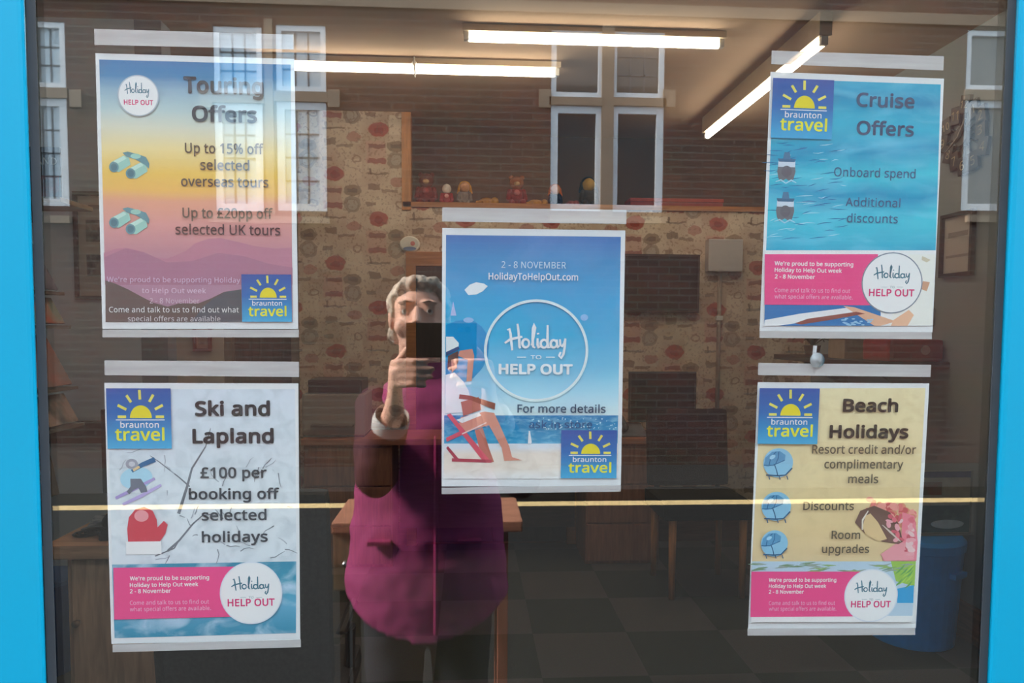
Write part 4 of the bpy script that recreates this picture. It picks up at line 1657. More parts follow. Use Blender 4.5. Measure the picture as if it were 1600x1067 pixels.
# ------------------------------------------------------------------ plush toys and dolls on the high shelf
def doll(label, px, hpx, body, head, hair=None, extra=None, wide=1.0, ears=False, cat='doll', lying=False):
    y_ = Y_BACK + .13
    p = at(px, 318, y_)
    H_ = hpx / 1155 * (y_ + .8)
    x, z = p.x, Z_REC + .001
    t = thing('plush_bear' if ears else 'rag_doll', label, cat, (x, y_, z), 'toys sitting on the high shelf')
    mb_, mh = mat(f'toy_cloth_{body}', body, .95, .15, 60, bump=.3), mat(f'toy_cloth_{head}', head, .95, .1, 60)
    if lying:
        b = MB()
        b.ball((x, y_, z + H_ * .45), (H_ * .8 * wide, H_ * .5, H_ * .45))
        b.build('body', mb_, t, smooth=True)
        MB().ball((x + H_ * .85 * wide, y_ - .01, z + H_ * .5), H_ * .42).build('head', mh, t, smooth=True)
        for s in (-1, 1):
            MB().limb([(x - H_ * .5 * wide, y_ - .02 + .03 * s, z + H_ * .3), (x - H_ * .95 * wide, y_ - .04 + .04 * s, z + H_ * .19)], [H_ * .18, H_ * .17], 10).build('leg', mb_, t, smooth=True)
        return t
    b = MB()
    b.ball((x, y_, z + H_ * .30), (H_ * .25 * wide, H_ * .2, H_ * .30))
    b.build('body', mb_, t, smooth=True)
    h = MB()
    h.ball((x, y_ - .005, z + H_ * .75), (H_ * .21 * min(wide, 1.1), H_ * .19, H_ * .22))
    if ears:
        for s in (-1, 1):
            h.ball((x + s * H_ * .17, y_, z + H_ * .92), (H_ * .085, H_ * .05, H_ * .085))
    h.build('head', mh, t, smooth=True)
    if ears:
        MB().ball((x, y_ - H_ * .18, z + H_ * .70), (H_ * .10, H_ * .08, H_ * .075)).build('muzzle', mat('toy_muzzle', (206, 170, 130), .9), t, smooth=True)
    for s in (-1, 1):
        MB().limb([(x + s * H_ * .2 * wide, y_ - .01, z + H_ * .48), (x + s * H_ * .25 * wide, y_ - H_ * .16, z + H_ * .22)], [H_ * .085, H_ * .075], 10).build('arm', mb_, t, smooth=True)
        MB().limb([(x + s * H_ * .13 * wide, y_ - H_ * .1, z + H_ * .1), (x + s * H_ * .17 * wide, y_ - H_ * .42, z + H_ * .097)], [H_ * .095, H_ * .09], 10).build('leg', mb_, t, smooth=True)
    if hair:
        hb = MB()
        hb.ball((x, y_ + H_ * .03, z + H_ * .82), (H_ * .235, H_ * .2, H_ * .19))
        for s in (-1, 1):
            hb.limb([(x + s * H_ * .2, y_, z + H_ * .78), (x + s * H_ * .27, y_ - .005, z + H_ * .52)], [H_ * .07, H_ * .05], 10)
        hb.build('hair', mat(f'toy_hair_{hair}', hair, .9, .25, 80), t, smooth=True)
    if extra:
        MB().tube([(x, y_ - H_ * .15, z + H_ * .42), (x, y_ - H_ * .24, z + H_ * .40)], [H_ * .10, H_ * .09], 14).build('bow', mat(f'toy_bow_{extra}', extra, .8), t, smooth=True)
    return t


doll('dark red plush bear beside the pine strip on the high shelf', 666, 50, (126, 48, 46), (110, 60, 52), ears=True, cat='toy', wide=1.15, extra=(170, 70, 70))
doll('small doll with a white head and red dress, second from the pine strip', 698, 34, (160, 52, 60), (226, 214, 206), extra=(226, 160, 160))
doll('yellow-haired doll in a grey dress on the high shelf', 726, 38, (132, 122, 116), (206, 150, 110), hair=(206, 146, 50))
doll('small mustard toy lying right of the yellow-haired doll', 760, 15, (176, 124, 60), (190, 140, 66), lying=True, cat='toy')
doll('brown plush bear in a dark red jumper, middle of the high shelf', 807, 48, (136, 50, 52), (150, 92, 62), ears=True, cat='toy', wide=1.1, extra=(190, 104, 104))
doll('mustard toy lying right of the bear in the red jumper', 837, 13, (184, 132, 60), (196, 140, 64), lying=True, cat='toy', wide=1.2)
doll('little orange-haired doll in a navy dress behind the window bar', 867, 36, (44, 44, 70), (222, 168, 140), hair=(206, 110, 60))
doll('small pink toy lying low between the navy doll and dark brown doll', 892, 12, (160, 92, 88), (170, 96, 92), lying=True, cat='toy', wide=.8)
doll('dark brown doll with a yellow face at the right end of the toys', 919, 48, (72, 56, 44), (190, 150, 70), hair=(40, 34, 30))
y_ = Y_BACK + .06
a, b = at(985, 318, y_), at(1130, 304, y_)
t = thing('red_box', 'long flat red box on the high shelf, right of the toys', 'box', ((a.x + b.x) / 2, y_, Z_REC))
MB().span((a.x, y_, Z_REC + .001), (b.x, y_ + .16, Z_REC + .035), .003).build('box_base', mat('red_box_card', (134, 50, 48), .6), t)
MB().span((a.x - .004, y_ - .004, Z_REC + .0355), (b.x + .004, y_ + .164, Z_REC + .058), .003).build('box_lid', mat('red_box_lid', (150, 62, 56), .6), t)

# ------------------------------------------------------------------ furniture along the back
Y_D = 3.34
def desk_back():
    xa, xb = at(470, 690, Y_D).x, at(1053, 690, Y_D).x
    t = thing('back_desk', 'long brown desk along the patterned wall with wooden pedestals', 'desk', ((xa + xb) / 2, Y_D, 0))
    M1 = wood('back_desk_wood', (188, 122, 92), .45, 'X')
    MB().span((xa, Y_D, .70), (xb, Y_BACK - .075, .735), .004).build('tabletop', M1, t)
    pa, pb = at(915, 850, Y_D + .02).x, at(1030, 850, Y_D + .02).x
    M2 = wood('pedestal_wood', (176, 120, 94), .5, 'Z')
    for (u0, u1) in ((pa, pb), (xa + .01, xa + .5)):
        p = MB().span((u0, Y_D + .03, .001), (u1, Y_BACK - .085, .699)).build('pedestal', M2, t)
        for k in range(3):
            d = MB().span((u0 + .006, Y_D + .014, .02 + .225 * k), (u1 - .006, Y_D + .0295, .235 + .225 * k), .003).build('drawer', M2, p)
    MB().span((xa + .51, Y_D + .40, .12), (pa - .01, Y_D + .42, .699)).build('modesty_panel', wood('shaded_panel', (84, 62, 52), .5, 'X'), t)  # shade under the desk put into this panel's darker wood colour
    return t
desk_back()

# grey printer with dark lid
a, b = at(472, 683, Y_D + .08), at(570, 592, Y_D + .08)
pr = thing('printer', 'boxy grey printer with dark top, on the left of the back desk', 'printer', ((a.x + b.x) / 2, Y_D + .08, .735))
MB().span((a.x, Y_D + .08, .745), (b.x, Y_D + .40, .98), .01).build('casing', mat('printer_grey', (166, 160, 152), .5, .03), pr)
MB().span((a.x + .03, Y_D + .10, .9805), (b.x - .02, Y_D + .38, 1.06), .012).build('scanner_lid', mat('printer_dark', (44, 42, 50), .45), pr)
MB().span((a.x + .005, Y_D + .09, .7355), (b.x - .005, Y_D + .39, .7445)).build('base', M_BLACK, pr)
MB().span((a.x + .06, Y_D + .02, .80), (b.x - .06, Y_D + .0795, .812), .002).build('paper_tray', mat('printer_tray', (120, 116, 112), .5), pr)


def monitor(label, cx, y_, z_, w_, h_, zfoot=None, flip=False, group=None):
    zf = z_ if zfoot is None else zfoot
    t = thing('monitor', label, 'monitor', (cx, y_, zf), group)
    s = 1 if flip else -1
    z0 = zf + .07
    MB().span((cx - w_ / 2, y_ - .018, z0), (cx + w_ / 2, y_ + .018, z0 + h_), .006).build('monitor_casing', M_BLACK, t)
    MB().span((cx - w_ / 2 + .012, y_ + s * .0182, z0 + .014), (cx + w_ / 2 - .012, y_ + s * .0192, z0 + h_ - .012)).build('display', mat('screen_off', (30, 28, 30), .2), t)
    MB().span((cx - .025, y_ - s * .022, zf + .012), (cx + .025, y_ - s * .05, z0 + h_ * .5), .004).build('stand', M_BLACK, t)
    MB().span((cx - .11, y_ - .085, zf + .0005), (cx + .11, y_ + .085, zf + .012), .004).build('foot', M_BLACK, t)
    return t


xa, xb = at(1000, 640, Y_D + .2).x, at(1104, 640, Y_D + .2).x
monitor('dark monitor on the right end of the back desk, above the black chair', (xa + xb) / 2 - .07, Y_D + .2, .735, xb - xa, .30, .735)
c = at(990, 690, Y_D + .08)
ph = thing('desk_telephone', 'small grey-blue telephone on the back desk beside the middle poster', 'telephone', (c.x, Y_D + .12, .735))
MB().prism([(c.x - .08, Y_D + .04, .736), (c.x - .08, Y_D + .22, .736), (c.x - .08, Y_D + .22, .80), (c.x - .08, Y_D + .04, .755)], (0, 0, 0), (.15, 0, 0)).build('base', mat('phone_grey', (104, 110, 122), .5), ph, bevel=.004)
MB().limb([(c.x - .055, Y_D + .06, .79), (c.x - .055, Y_D + .13, .815), (c.x - .055, Y_D + .20, .825)], [.022, .016, .022], 10).build('handset', mat('phone_dark', (54, 58, 70), .5), ph, smooth=True)

# visitor chair: black upholstery, round wooden legs
def visitor_chair():
    y0 = 2.80
    xl_, xr_ = at(1050, 880, y0).x, at(1160, 880, y0).x
    cx = (xl_ + xr_) / 2
    t = thing('visitor_chair', 'black upholstered chair with round wooden legs, right of the middle', 'chair', (cx, y0 + .22, 0))
    ML = wood('chair_leg_wood', (222, 154, 98), .4, 'Z')
    for x in (xl_, xr_):
        for yy in (y0, y0 + .36):
            MB().tube([(x, yy, .001), (x, yy, .40)], [.016, .02], 14).build('leg', ML, t, smooth=True)
    MB().span((cx - .235, y0 - .03, .401), (cx + .235, y0 + .39, .49), .025).build('seat', M_CLOTH, t, smooth=False)
    b = MB()
    b.box((cx, y0 + .385, .71), (.45, .055, .42), Euler((math.radians(-7), 0, 0)).to_matrix(), .025)
    b.build('backrest', M_CLOTH, t)
    for s in (-1, 1):
        MB().tube([(cx + s * .17, y0 + .36, .46), (cx + s * .17, y0 + .38, .56)], .014, 10).build('back_support', M_BLACK, t)
    return t
visitor_chair()

# office chair between ski poster and the person
def office_chair():
    cx, y0 = -.47, .75
    t = thing('office_chair', 'dark swivel office chair seen from behind, right of the ski poster', 'chair', (cx, y0 + .2, 0))
    MB().box((cx, y0, .80), (.37, .05, .44), Euler((math.radians(6), 0, 0)).to_matrix(), .024).build('backrest', mat('office_chair_cloth', (58, 54, 52), .9, .15, 120), t)
    MB().span((cx - .185, y0 + .03, .43), (cx + .185, y0 + .44, .50), .028).build('seat', mat('office_chair_cloth', (58, 54, 52)), t)
    MB().tube([(cx, y0 + .03, .66), (cx, y0 + .012, .46), (cx, y0 + .10, .415), (cx, y0 + .22, .415)], .018, 8).build('back_bracket', M_BLACK, t)
    MB().tube([(cx, y0 + .22, .09), (cx, y0 + .22, .428)], [.03, .024], 14).build('gas_column', M_CHROME, t, smooth=True)
    for k in range(5):
        th = math.radians(72 * k + 18)
        e = Vector((cx + .27 * math.cos(th), y0 + .22 + .27 * math.sin(th), .075))
        l = MB().tube([(cx, y0 + .22, .105), e], [.026, .014], 8).build('base_arm', M_BLACK, t)
        MB().tube([e + Vector((-.014 * math.sin(th), .014 * math.cos(th), -.045)), e + Vector((.014 * math.sin(th), -.014 * math.cos(th), -.045))], .029, 14).build('caster', M_BLACK, l)
    for s in (-1, 1):
        MB().tube([(cx + s * .17, y0 + .30, .46), (cx + s * .175, y0 + .30, .60), (cx + s * .175, y0 + .16, .64), (cx + s * .175, y0 + .34, .645)], .013, 8).build('armrest', M_BLACK, t)
    return t
office_chair()

# wooden table on the pavement behind the person (its ends show mirrored on either side of the coat)
def street_table():
    y0, y1 = -1.66, -2.02          # edge towards the glass, far edge
    v0 = -y0
    xa, xb = at(517, 828, v0).x, at(817, 820, v0).x
    zt_ = at(800, 815, v0).z
    t = thing('street_table', 'wooden table behind the person, its ends mirrored beside the coat', 'table', ((xa + xb) / 2, (y0 + y1) / 2, Z_ST))
    MW = wood('street_table_wood', (176, 118, 92), .5, 'X')
    MWZ = wood('street_table_leg_wood', (166, 102, 80), .5, 'Z')
    MB().span((xa, y1, zt_ - .038), (xb, y0, zt_), .006).build('tabletop', MW, t)
    lx = at(787, 900, v0 + .02).x
    for yy in (y0 - .06, y1 + .03):
        MB().span((lx - .020, yy, Z_ST + .001), (lx + .016, yy + .03, zt_ - .0385), .003).build('leg', MWZ, t)
        MB().span((xa + .02, yy, Z_ST + .001), (xa + .05, yy + .03, zt_ - .24), .003).build('leg', mat('dark_table_leg', (60, 48, 42), .5), t)
    d = MB().span((xa + .004, y1 + .02, zt_ - .235), (at(560, 880, v0).x, y0 - .012, zt_ - .0385), .003).build('drawer', wood('street_table_drawer', (140, 112, 86), .5, 'X'), t)
    MB().tube([((xa + at(560, 880, v0).x) / 2, y0 - .012, zt_ - .14), ((xa + at(560, 880, v0).x) / 2, y0 + .006, zt_ - .14)], [.006, .010], 12).build('knob', M_CHROME, d, smooth=True)
    return t
street_table()

# left desk with drawer pedestal
def left_desk():
    y0, y1 = 1.34, 2.02
    xa, xb = at(66, 860, y0).x, -.865
    t = thing('left_desk', 'brown wooden desk with cupboard end, left below the ski poster', 'desk', ((xa + xb) / 2, (y0 + y1) / 2, 0))
    MB().span((xa, y0, .69), (xb, y1, .73), .004).build('tabletop', M_DESK, t)
    pa = at(105, 960, y0 + .03).x
    p = MB().span((pa, y0 + .04, .001), (xb - .01, y1 - .04, .689)).build('pedestal', M_DESKZ, t)
    dr = MB().span((pa + .018, y0 + .024, .02), (xb - .014, y0 + .0395, .68), .003).build('cupboard_door', wood('cupboard_door_wood', (222, 168, 134), .5, 'Z'), t)
    MB().tube([(pa + .035, y0 + .024, .50), (pa + .035, y0 + .004, .50)], [.006, .011], 12).build('knob', mat('wood_knob', (150, 112, 84), .4), dr, smooth=True)
    MB().span((xa + .02, y1 - .06, .30), (pa - .002, y1 - .045, .689)).build('back_panel', mat('desk_back_grey', (92, 92, 96), .7), t)
    return t
left_desk()
monitor('black monitor seen from behind on the left desk', -1.03, 1.72, .73, .36, .28, .73, flip=True)
lf = thing('telephone_set', 'black telephone on the left desk in front of the monitor', 'telephone', (-1.0, 1.45, .73))
MB().prism([(-1.07, 1.38, .731), (-1.07, 1.54, .731), (-1.07, 1.54, .785), (-1.07, 1.38, .75)], (0, 0, 0), (.15, 0, 0)).build('base', M_BLACK, lf, bevel=.004)
MB().limb([(-1.045, 1.40, .782), (-1.045, 1.46, .805), (-1.045, 1.52, .818)], [.022, .016, .022], 10).build('handset', M_BLACK, lf, smooth=True)
cb = MB()
pts = []
for i in range(40):
    th = i * .5
    pts.append((-1.14 + .035 * math.cos(th) + .0012 * i, 1.44 + .035 * math.sin(th), .7345 + .0004 * i))
cb.tube(pts, .0035, 6)
tag(cb.build('cable_coil', M_BLACK, None, True), 'black cable coiled on the left end of the left desk', 'cable')
pp = MB()
pp.box((-1.13, 1.60, .7325), (.13, .19, .003), Euler((0, 0, .3)).to_matrix())
tag(pp.build('leaflet', blot('leaflet_print', (120, 126, 136), (190, 190, 196), 30), None), 'pale leaflet lying beside the cable on the left desk', 'leaflet')
pp = MB()
pp.box((-1.10, 1.57, .7355), (.12, .18, .003), Euler((0, 0, -.2)).to_matrix())
tag(pp.build('leaflet', blot('leaflet_print_two', (90, 96, 104), (150, 154, 160), 30), None), 'grey leaflet lying on top of the pale leaflet', 'leaflet')
struct('trim_3', MB().span((X_L, Y_PART - .02, .84), (xp - .002, Y_PART - .0005, .94), .004), mat('dado_brown', (70, 50, 44), .5))
# blue bucket on the floor left of the desk
c = at(72, 985, 2.12)
bk = thing('waste_bin', 'small dark blue waste bin on the floor left of the left desk', 'bin', (c.x - .02, 2.15, 0))
bx_ = c.x - .02
MB().tube([(bx_, 2.15, .001), (bx_, 2.15, .36)], [.10, .125], 28).build('bin_body', mat('bin_blue', (44, 78, 136), .45), bk, smooth=False)
MB().tube([(bx_, 2.15, .3605), (bx_, 2.15, .375)], [.132, .132], 28).build('rim', mat('bin_rim_blue', (54, 92, 150), .45), bk)

# ------------------------------------------------------------------ brochure rack at the left edge
RY0, RY1 = 1.10, 1.80
rk = thing('brochure_rack', 'tiered brochure rack along the left edge of the window', 'rack', (-1.5, (RY0 + RY1) / 2, 0))
M_RACK = mat('rack_grey', (110, 104, 98), .5)
rk_b = MB()
rk_b.prism([(-1.40, RY0, .78), (-1.64, RY0, 2.0), (-1.66, RY0, 2.0), (-1.42, RY0, .78)], (0, 0, 0), (0, RY1 - RY0, 0))
rk_b.build('back_board', M_RACK, rk)
for yy in (RY0 + .03, RY1 - .05):
    MB().span((-1.46, yy, .001), (-1.43, yy + .02, .80)).build('leg', M_RACK, rk)
    MB().span((-1.62, yy, .001), (-1.59, yy + .02, .06)).build('foot', M_RACK, rk)
tiers = [(462, 1.472), (508, 1.36), (592, 1.155), (650, 1.03)]
cols_ = [((60, 66, 96), (96, 98, 124)), ((196, 92, 60), (130, 150, 132)), ((176, 110, 104), (150, 120, 120)), ((52, 70, 76), (176, 150, 140)),
         ((120, 140, 170), (60, 90, 130)), ((190, 150, 90), (140, 90, 70)), ((80, 120, 100), (170, 180, 160)), ((150, 60, 70), (200, 150, 140)),
         ((70, 100, 150), (180, 190, 200)), ((200, 170, 120), (120, 110, 90)), ((90, 60, 90), (180, 140, 150)), ((60, 110, 120), (190, 200, 190))]
look = ['navy', 'orange and green', 'pink', 'dark teal', 'pale blue', 'amber', 'green', 'red', 'blue', 'sand', 'plum', 'turquoise']
where = ['uppermost', 'second', 'third', 'lowest']
place = ['far', 'middle', 'near']
k = 0
for ti, (py, zb2) in enumerate(tiers):
    xb2 = -1.352 - (0.0 if ti % 2 == 0 else .0) - .018 * (3 - ti) + .03
    MB().span((xb2 - .045, RY0, zb2 - .014), (xb2 + .012, RY1, zb2 - .004)).build('ledge', M_RACK, rk)
    for j in range(3):
        yc = RY1 - .115 - .225 * j
        c1, c2 = cols_[(ti + 4 * j) % 12]
        m = blot(f'brochure_print_{(ti + 4 * j) % 12}', c1, c2, 9)
        b = MB()
        R = Euler((0, math.radians(-27), 0)).to_matrix()
        hb_ = (.185, .095, .185, .105)[ti]
        b.box(Vector((xb2 - .001, yc, zb2)) + R @ Vector((0, 0, hb_ / 2 + .003)), (.006, .20, hb_), R)
        o = b.build('brochure', m, None)
        tag(o, f'{look[(ti + 4 * j) % 12]} brochure, {place[j]} one on the {where[ti]} ledge of the brochure rack', 'brochure', 'brochures on the tiered rack')
# upright brochure on the top of the rack, facing the window
a, b = at(20, 311, 1.66), at(93, 230, 1.66)
br = thing('brochure', 'upright brochure with red picture headed ICELAND on top of the rack', 'brochure', ((a.x + b.x) / 2, 1.66, a.z))
MB().span((a.x, 1.66, a.z), (b.x, 1.668, b.z)).build('cover', blot('iceland_cover', (56, 60, 70), (84, 92, 102), 8), br)
MB().span((a.x + .04, 1.6592, a.z + .004), (b.x - .004, 1.6598, a.z + .075)).build('cover_picture', blot('iceland_red', (104, 40, 44), (60, 36, 44), 22), br)
g, gf = glyphs('ICELAND')
g0, g1 = min(p[0] for p in g), max(p[0] for p in g)
kx = (b.x - a.x - .02) / (g1 - g0)
nm = MB()
nm.add([(a.x + .01 + (gx - g0) * kx, 1.6595, b.z - .055 + gy / cap_h() * .022) for gx, gy in g], gf)
nm.build('lettering', mat('brochure_white', (206, 210, 214), .6), br)
MB().span((a.x - .06, 1.60, a.z - .016), (b.x + .03, 1.80, a.z - .0005), .003).build('top_shelf', wood('rack_shelf_wood', (150, 128, 96), .5, 'X'), rk)
MB().tube([(a.x - .02, 1.79, 1.7), (a.x - .02, 1.79, a.z - .016)], .012, 8).build('shelf_post', M_RACK, rk)
bs = MB()
for i in range(9):
    q = at(66 + (i % 2) * 2, 690 + i * 8, 1.50)
    bs.ball(q, .0095, None, 10, 6)
p0, p1 = at(66, 640, 1.50), at(67, 756, 1.50)
bs.tube([p0, p1], .002, 6)
tag(bs.build('bead_string', blot('bead_pink', (196, 150, 150), (140, 130, 150), 30), None, True), 'string of pale pink beads hanging below the brochure rack', 'beads')

# ------------------------------------------------------------------ right side: blue tub, leaflet stand, wall shelf with red box
yc = 3.08 - .8 + .02
xc = 1.965
tb = thing('blue_tub', 'round blue plastic tub with a lid, by the right wall', 'tub', (xc, yc, 0))
M_TUB = mat('tub_blue', (30, 150, 240), .5, .05)
rt = .20
MB().tube([(xc, yc, .001), (xc, yc, .42)], [rt - .03, rt - .008], 40).build('tub_body', M_TUB, tb, smooth=False, bevel=.004)
MB().tube([(xc, yc, .4205), (xc, yc, .455), (xc, yc, .47)], [rt, rt, rt - .014], 40).build('lid', mat('tub_lid_blue', (32, 154, 244), .45, .05), tb)
for s in (0, 1):
    th = math.radians(-62 + 180 * s)
    MB().box((xc + (rt - .008) * math.cos(th), yc + (rt - .008) * math.sin(th), .33), (.03, .09, .025), Euler((0, 0, th)).to_matrix(), .005).build('handle', M_TUB, tb)
a, b = at(1412, 838, yc - .06), at(1524, 738, yc - .06)
ls = thing('leaflet_stand', 'clear stand with a boat leaflet on top of the blue tub', 'leaflet stand', ((a.x + b.x) / 2, yc, .4705))
x0_, x1_ = a.x, b.x
zb2, zt2 = .474, .474 + (b.z - a.z)
yy = yc - .05
MB().span((x0_, yy + .004, zb2 - .001), (x1_, yy + .007, zt2)).build('back_panel', mat('stand_grey', (150, 146, 140), .4), ls)
MB().span((x0_, yy - .02, .4712), (x1_, yy + .07, .4735)).build('foot', mat('stand_grey', (150, 146, 140), .4), ls)
lf = MB().span((x0_ + .006, yy + .001, zb2 + .004), (x1_ - .012, yy + .0035, zt2 - .003)).build('leaflet', mat('leaflet_cream', (216, 200, 180), .6), ls)
h_ = zt2 - zb2
MB().span((x0_ + .006, yy, zt2 - .03), (x1_ - .012, yy + .0008, zt2 - .003)).build('title_band', mat('band_purple', (86, 86, 130), .6), lf)
MB().span((x0_ + .006, yy, zb2 + .006), (x1_ - .012, yy + .0008, zb2 + h_ * .45)).build('sea_picture', blot('sea_leaflet', (52, 84, 92), (74, 110, 112), 12), lf)
MB().span((x0_ + .05, yy, zb2 + h_ * .62), (x0_ + .17, yy + .0008, zb2 + h_ * .82)).build('red_picture', blot('red_leaflet', (176, 96, 70), (150, 120, 100), 16), lf)
bo_ = MB()
cx_, cz2 = x1_ - .11, zb2 + h_ * .16
bo_.add([(cx_ + .075 * math.cos(2 * math.pi * i / 24), yy - .0004, cz2 + (.018 if math.sin(2 * math.pi * i / 24) > 0 else .022) * math.sin(2 * math.pi * i / 24)) for i in range(24)], [list(range(24))])
bo_.build('boat_picture', mat('boat_white', (226, 230, 232), .5), lf)

ya_ = 3.3 - .8
ws = thing('wall_shelf', 'dark wooden shelf on the right wall between the two right-hand posters', 'shelf', (X_R, ya_ + .5, 1.195))
MB().span((1.86, ya_ - .05, 1.18), (X_R - .001, ya_ + 1.1, 1.21), .003).build('shelf_board', wood('dark_shelf', (66, 48, 42), .5, 'Y'), ws)
for yy in (ya_ + .15, ya_ + .85):
    MB().prism([(1.92, yy, 1.1795), (X_R - .001, yy, 1.1795), (X_R - .001, yy, 1.02)], (0, 0, 0), (0, .02, 0)).build('bracket', M_BLACK, ws)
rb = thing('red_case', 'red case with a pale badge at the near end of the right wall shelf', 'case', (2.06, ya_ + .1, 1.2105))
MB().span((1.93, ya_ - .02, 1.211), (X_R - .012, ya_ + .22, 1.315), .02).build('case_body', mat('case_red', (166, 44, 48), .5), rb)
MB().tube([(2.10, ya_ - .0205, 1.265), (2.10, ya_ - .0215, 1.265)], .022, 18).build('badge', mat('badge_pale', (206, 160, 156), .5), rb)
MB().tube([(2.0, ya_ + .1, 1.314), (2.0, ya_ + .1, 1.335), (2.12, ya_ + .1, 1.335), (2.12, ya_ + .1, 1.314)], .006, 8).build('handle', mat('case_dark', (90, 30, 34), .5), rb)
fb = thing('card_box', 'beige card box behind the red case on the right wall shelf', 'box', (2.0, ya_ + .42, 1.2105))
MB().span((1.90, ya_ + .33, 1.211), (2.08, ya_ + .5, 1.31), .003).build('box_base', mat('card_beige', (170, 150, 128), .7), fb)
MB().span((1.896, ya_ + .326, 1.3105), (2.084, ya_ + .504, 1.33), .003).build('box_lid', mat('card_brown', (150, 90, 66), .7), fb)
pt = thing('potted_plant', 'small dark-leaved potted plant at the far end of the right wall shelf', 'plant', (1.98, ya_ + .85, 1.2105))
MB().tube([(1.98, ya_ + .85, 1.211), (1.98, ya_ + .85, 1.27)], [.035, .048], 20).build('pot', mat('plant_pot', (110, 76, 60), .7), pt)
lv = MB()
rnd = random.Random(2)
for i in range(26):
    th, r_ = rnd.uniform(0, 6.28), rnd.uniform(.05, .12)
    p0 = Vector((1.98, ya_ + .85, 1.265))
    p1 = p0 + Vector((r_ * .5 * math.cos(th), r_ * .5 * math.sin(th), rnd.uniform(.04, .10)))
    p2 = p0 + Vector((r_ * math.cos(th), r_ * math.sin(th), rnd.uniform(.02, .10)))
    lv.tube([p0, p1, p2], [(.002, .004), (.003, .018), (.001, .003)], 6)
lv.build('leaves', mat('leaf_dark', (50, 66, 48), .6, .3, 20), pt, smooth=True)

# ------------------------------------------------------------------ the person outside, holding the phone (mirrored in the pane)
HX, HY = -.130, -1.19
pe = thing('person', 'person in magenta coat and dark trousers holding up a phone, mirrored in glass', 'person', (HX + .02, HY - .02, Z_ST))
M_SKIN = mat('skin', (230, 176, 154), .55, .05, 30)
M_COAT = mat('magenta_coat', (148, 48, 98), .8, .06, 26, bump=.08)
M_TROU = mat('dark_trousers', (38, 38, 46), .9, .08, 60)
CX, CY = HX + .02, HY - .02
LA = dict(sh=Vector((CX - .135, CY, 1.145)), el=Vector((-.225, -1.00, .99)), wr=Vector((-.166, -.868, 1.168)), pa=Vector((-.160, -.838, 1.238)))
mx_ = lambda v: Vector((-.115 - v.x, v.y, v.z))
RA = dict(sh=Vector((CX + .145, CY, 1.145)), el=Vector((.13, -1.00, .985)), wr=mx_(LA['wr']), pa=mx_(LA['pa']))

b = MB()
# head
b.ball((HX, HY - .015, 1.405), (.073, .093, .082), None, 28, 18)
b.ball((HX, HY + .018, 1.362), (.062, .073, .083), None, 28, 18)
b.ball((HX, HY + .032, 1.318), (.049, .052, .038))
b.ball((HX, HY + .074, 1.292), (.020, .014, .015))
b.tube([(HX, HY + .086, 1.408), (HX, HY + .099, 1.385), (HX, HY + .114, 1.362)], [.008, .011, .0145], 12)
for s in (-1, 1):
    b.ball((HX + s * .011, HY + .100, 1.357), .010)
    b.ball((HX + s * .031, HY + .079, 1.419), (.022, .010, .007))
    b.ball((HX + s * .040, HY + .062, 1.355), (.022, .022, .024))
    b.ball((HX + s * .074, HY - .006, 1.378), (.010, .020, .031))
    b.ball((HX + s * .0315, HY + .070, 1.397), (.018, .0135, .012))
    b.ball((HX + s * .0315, HY + .0735, 1.4055), (.017, .0125, .006))
b.ball((HX, HY + .088, 1.326), (.024, .009, .006))
b.ball((HX, HY + .086, 1.317), (.021, .009, .006))
b.tube([(HX, HY - .005, 1.32), (HX, HY - .02, 1.25), (HX, HY - .02, 1.17)], [.056, .055, .07], 20)
# trunk, arms, legs
b.rings([(CX, CY, .74, .14, .10), (CX, CY, .85, .145, .10), (CX, CY, .98, .13, .095), (CX, CY, 1.10, .135, .10), (CX, CY, 1.18, .115, .08), (CX, CY, 1.21, .07, .06)])
for A in (LA, RA):
    b.limb([A['sh'], (A['sh'] + A['el']) / 2, A['el']], [.045, .042, .036])
    b.limb([A['el'], (A['el'] + A['wr']) / 2, A['wr']], [.037, .034, .024])
    b.tube([A['wr'], (A['wr'] + A['pa']) / 2, A['pa'], A['pa'] + Vector((0, .008, .03))], [(.024, .022), (.017, .032), (.016, .038), (.014, .032)], 16)
for s in (-1, 1):
    b.limb([(CX + s * .085, CY, .76), (CX + s * .09, CY + .015, .40), (CX + s * .09, CY - .01, -.03)], [.085, .058, .04])
# fingers: four of unequal length wrap the phone's lower edge, the thumb closes behind it
for fl in (1, -1):
    f = (lambda v: v) if fl == 1 else mx_
    for k, ln in enumerate((.062, .074, .070, .056)):
        z_ = 1.2795 - .0165 * k
        p = [Vector((-.163, -.826, z_ - .004)), Vector((-.150, -.806, z_)), Vector((-.150 + ln * .5, -.7965, z_ + .001)), Vector((-.150 + ln, -.800, z_ + .002 - .001 * k))]
        b.limb([f(q) for q in p], [.0088, .0085, .0078, .0066], 10)
    p = [Vector((-.158, -.845, 1.245)), Vector((-.150, -.838, 1.282)), Vector((-.132, -.8235, 1.306)), Vector((-.118, -.8225, 1.318))]
    b.limb([f(q) for q in p], [.012, .0105, .0088, .0075], 10)
    for k in range(4):
        b.ball(f(Vector((-.160, -.832, 1.272 - .0165 * k))), .012)
body = b.build('body', M_SKIN, pe, smooth=True)
fuse(body, .0042, 5)
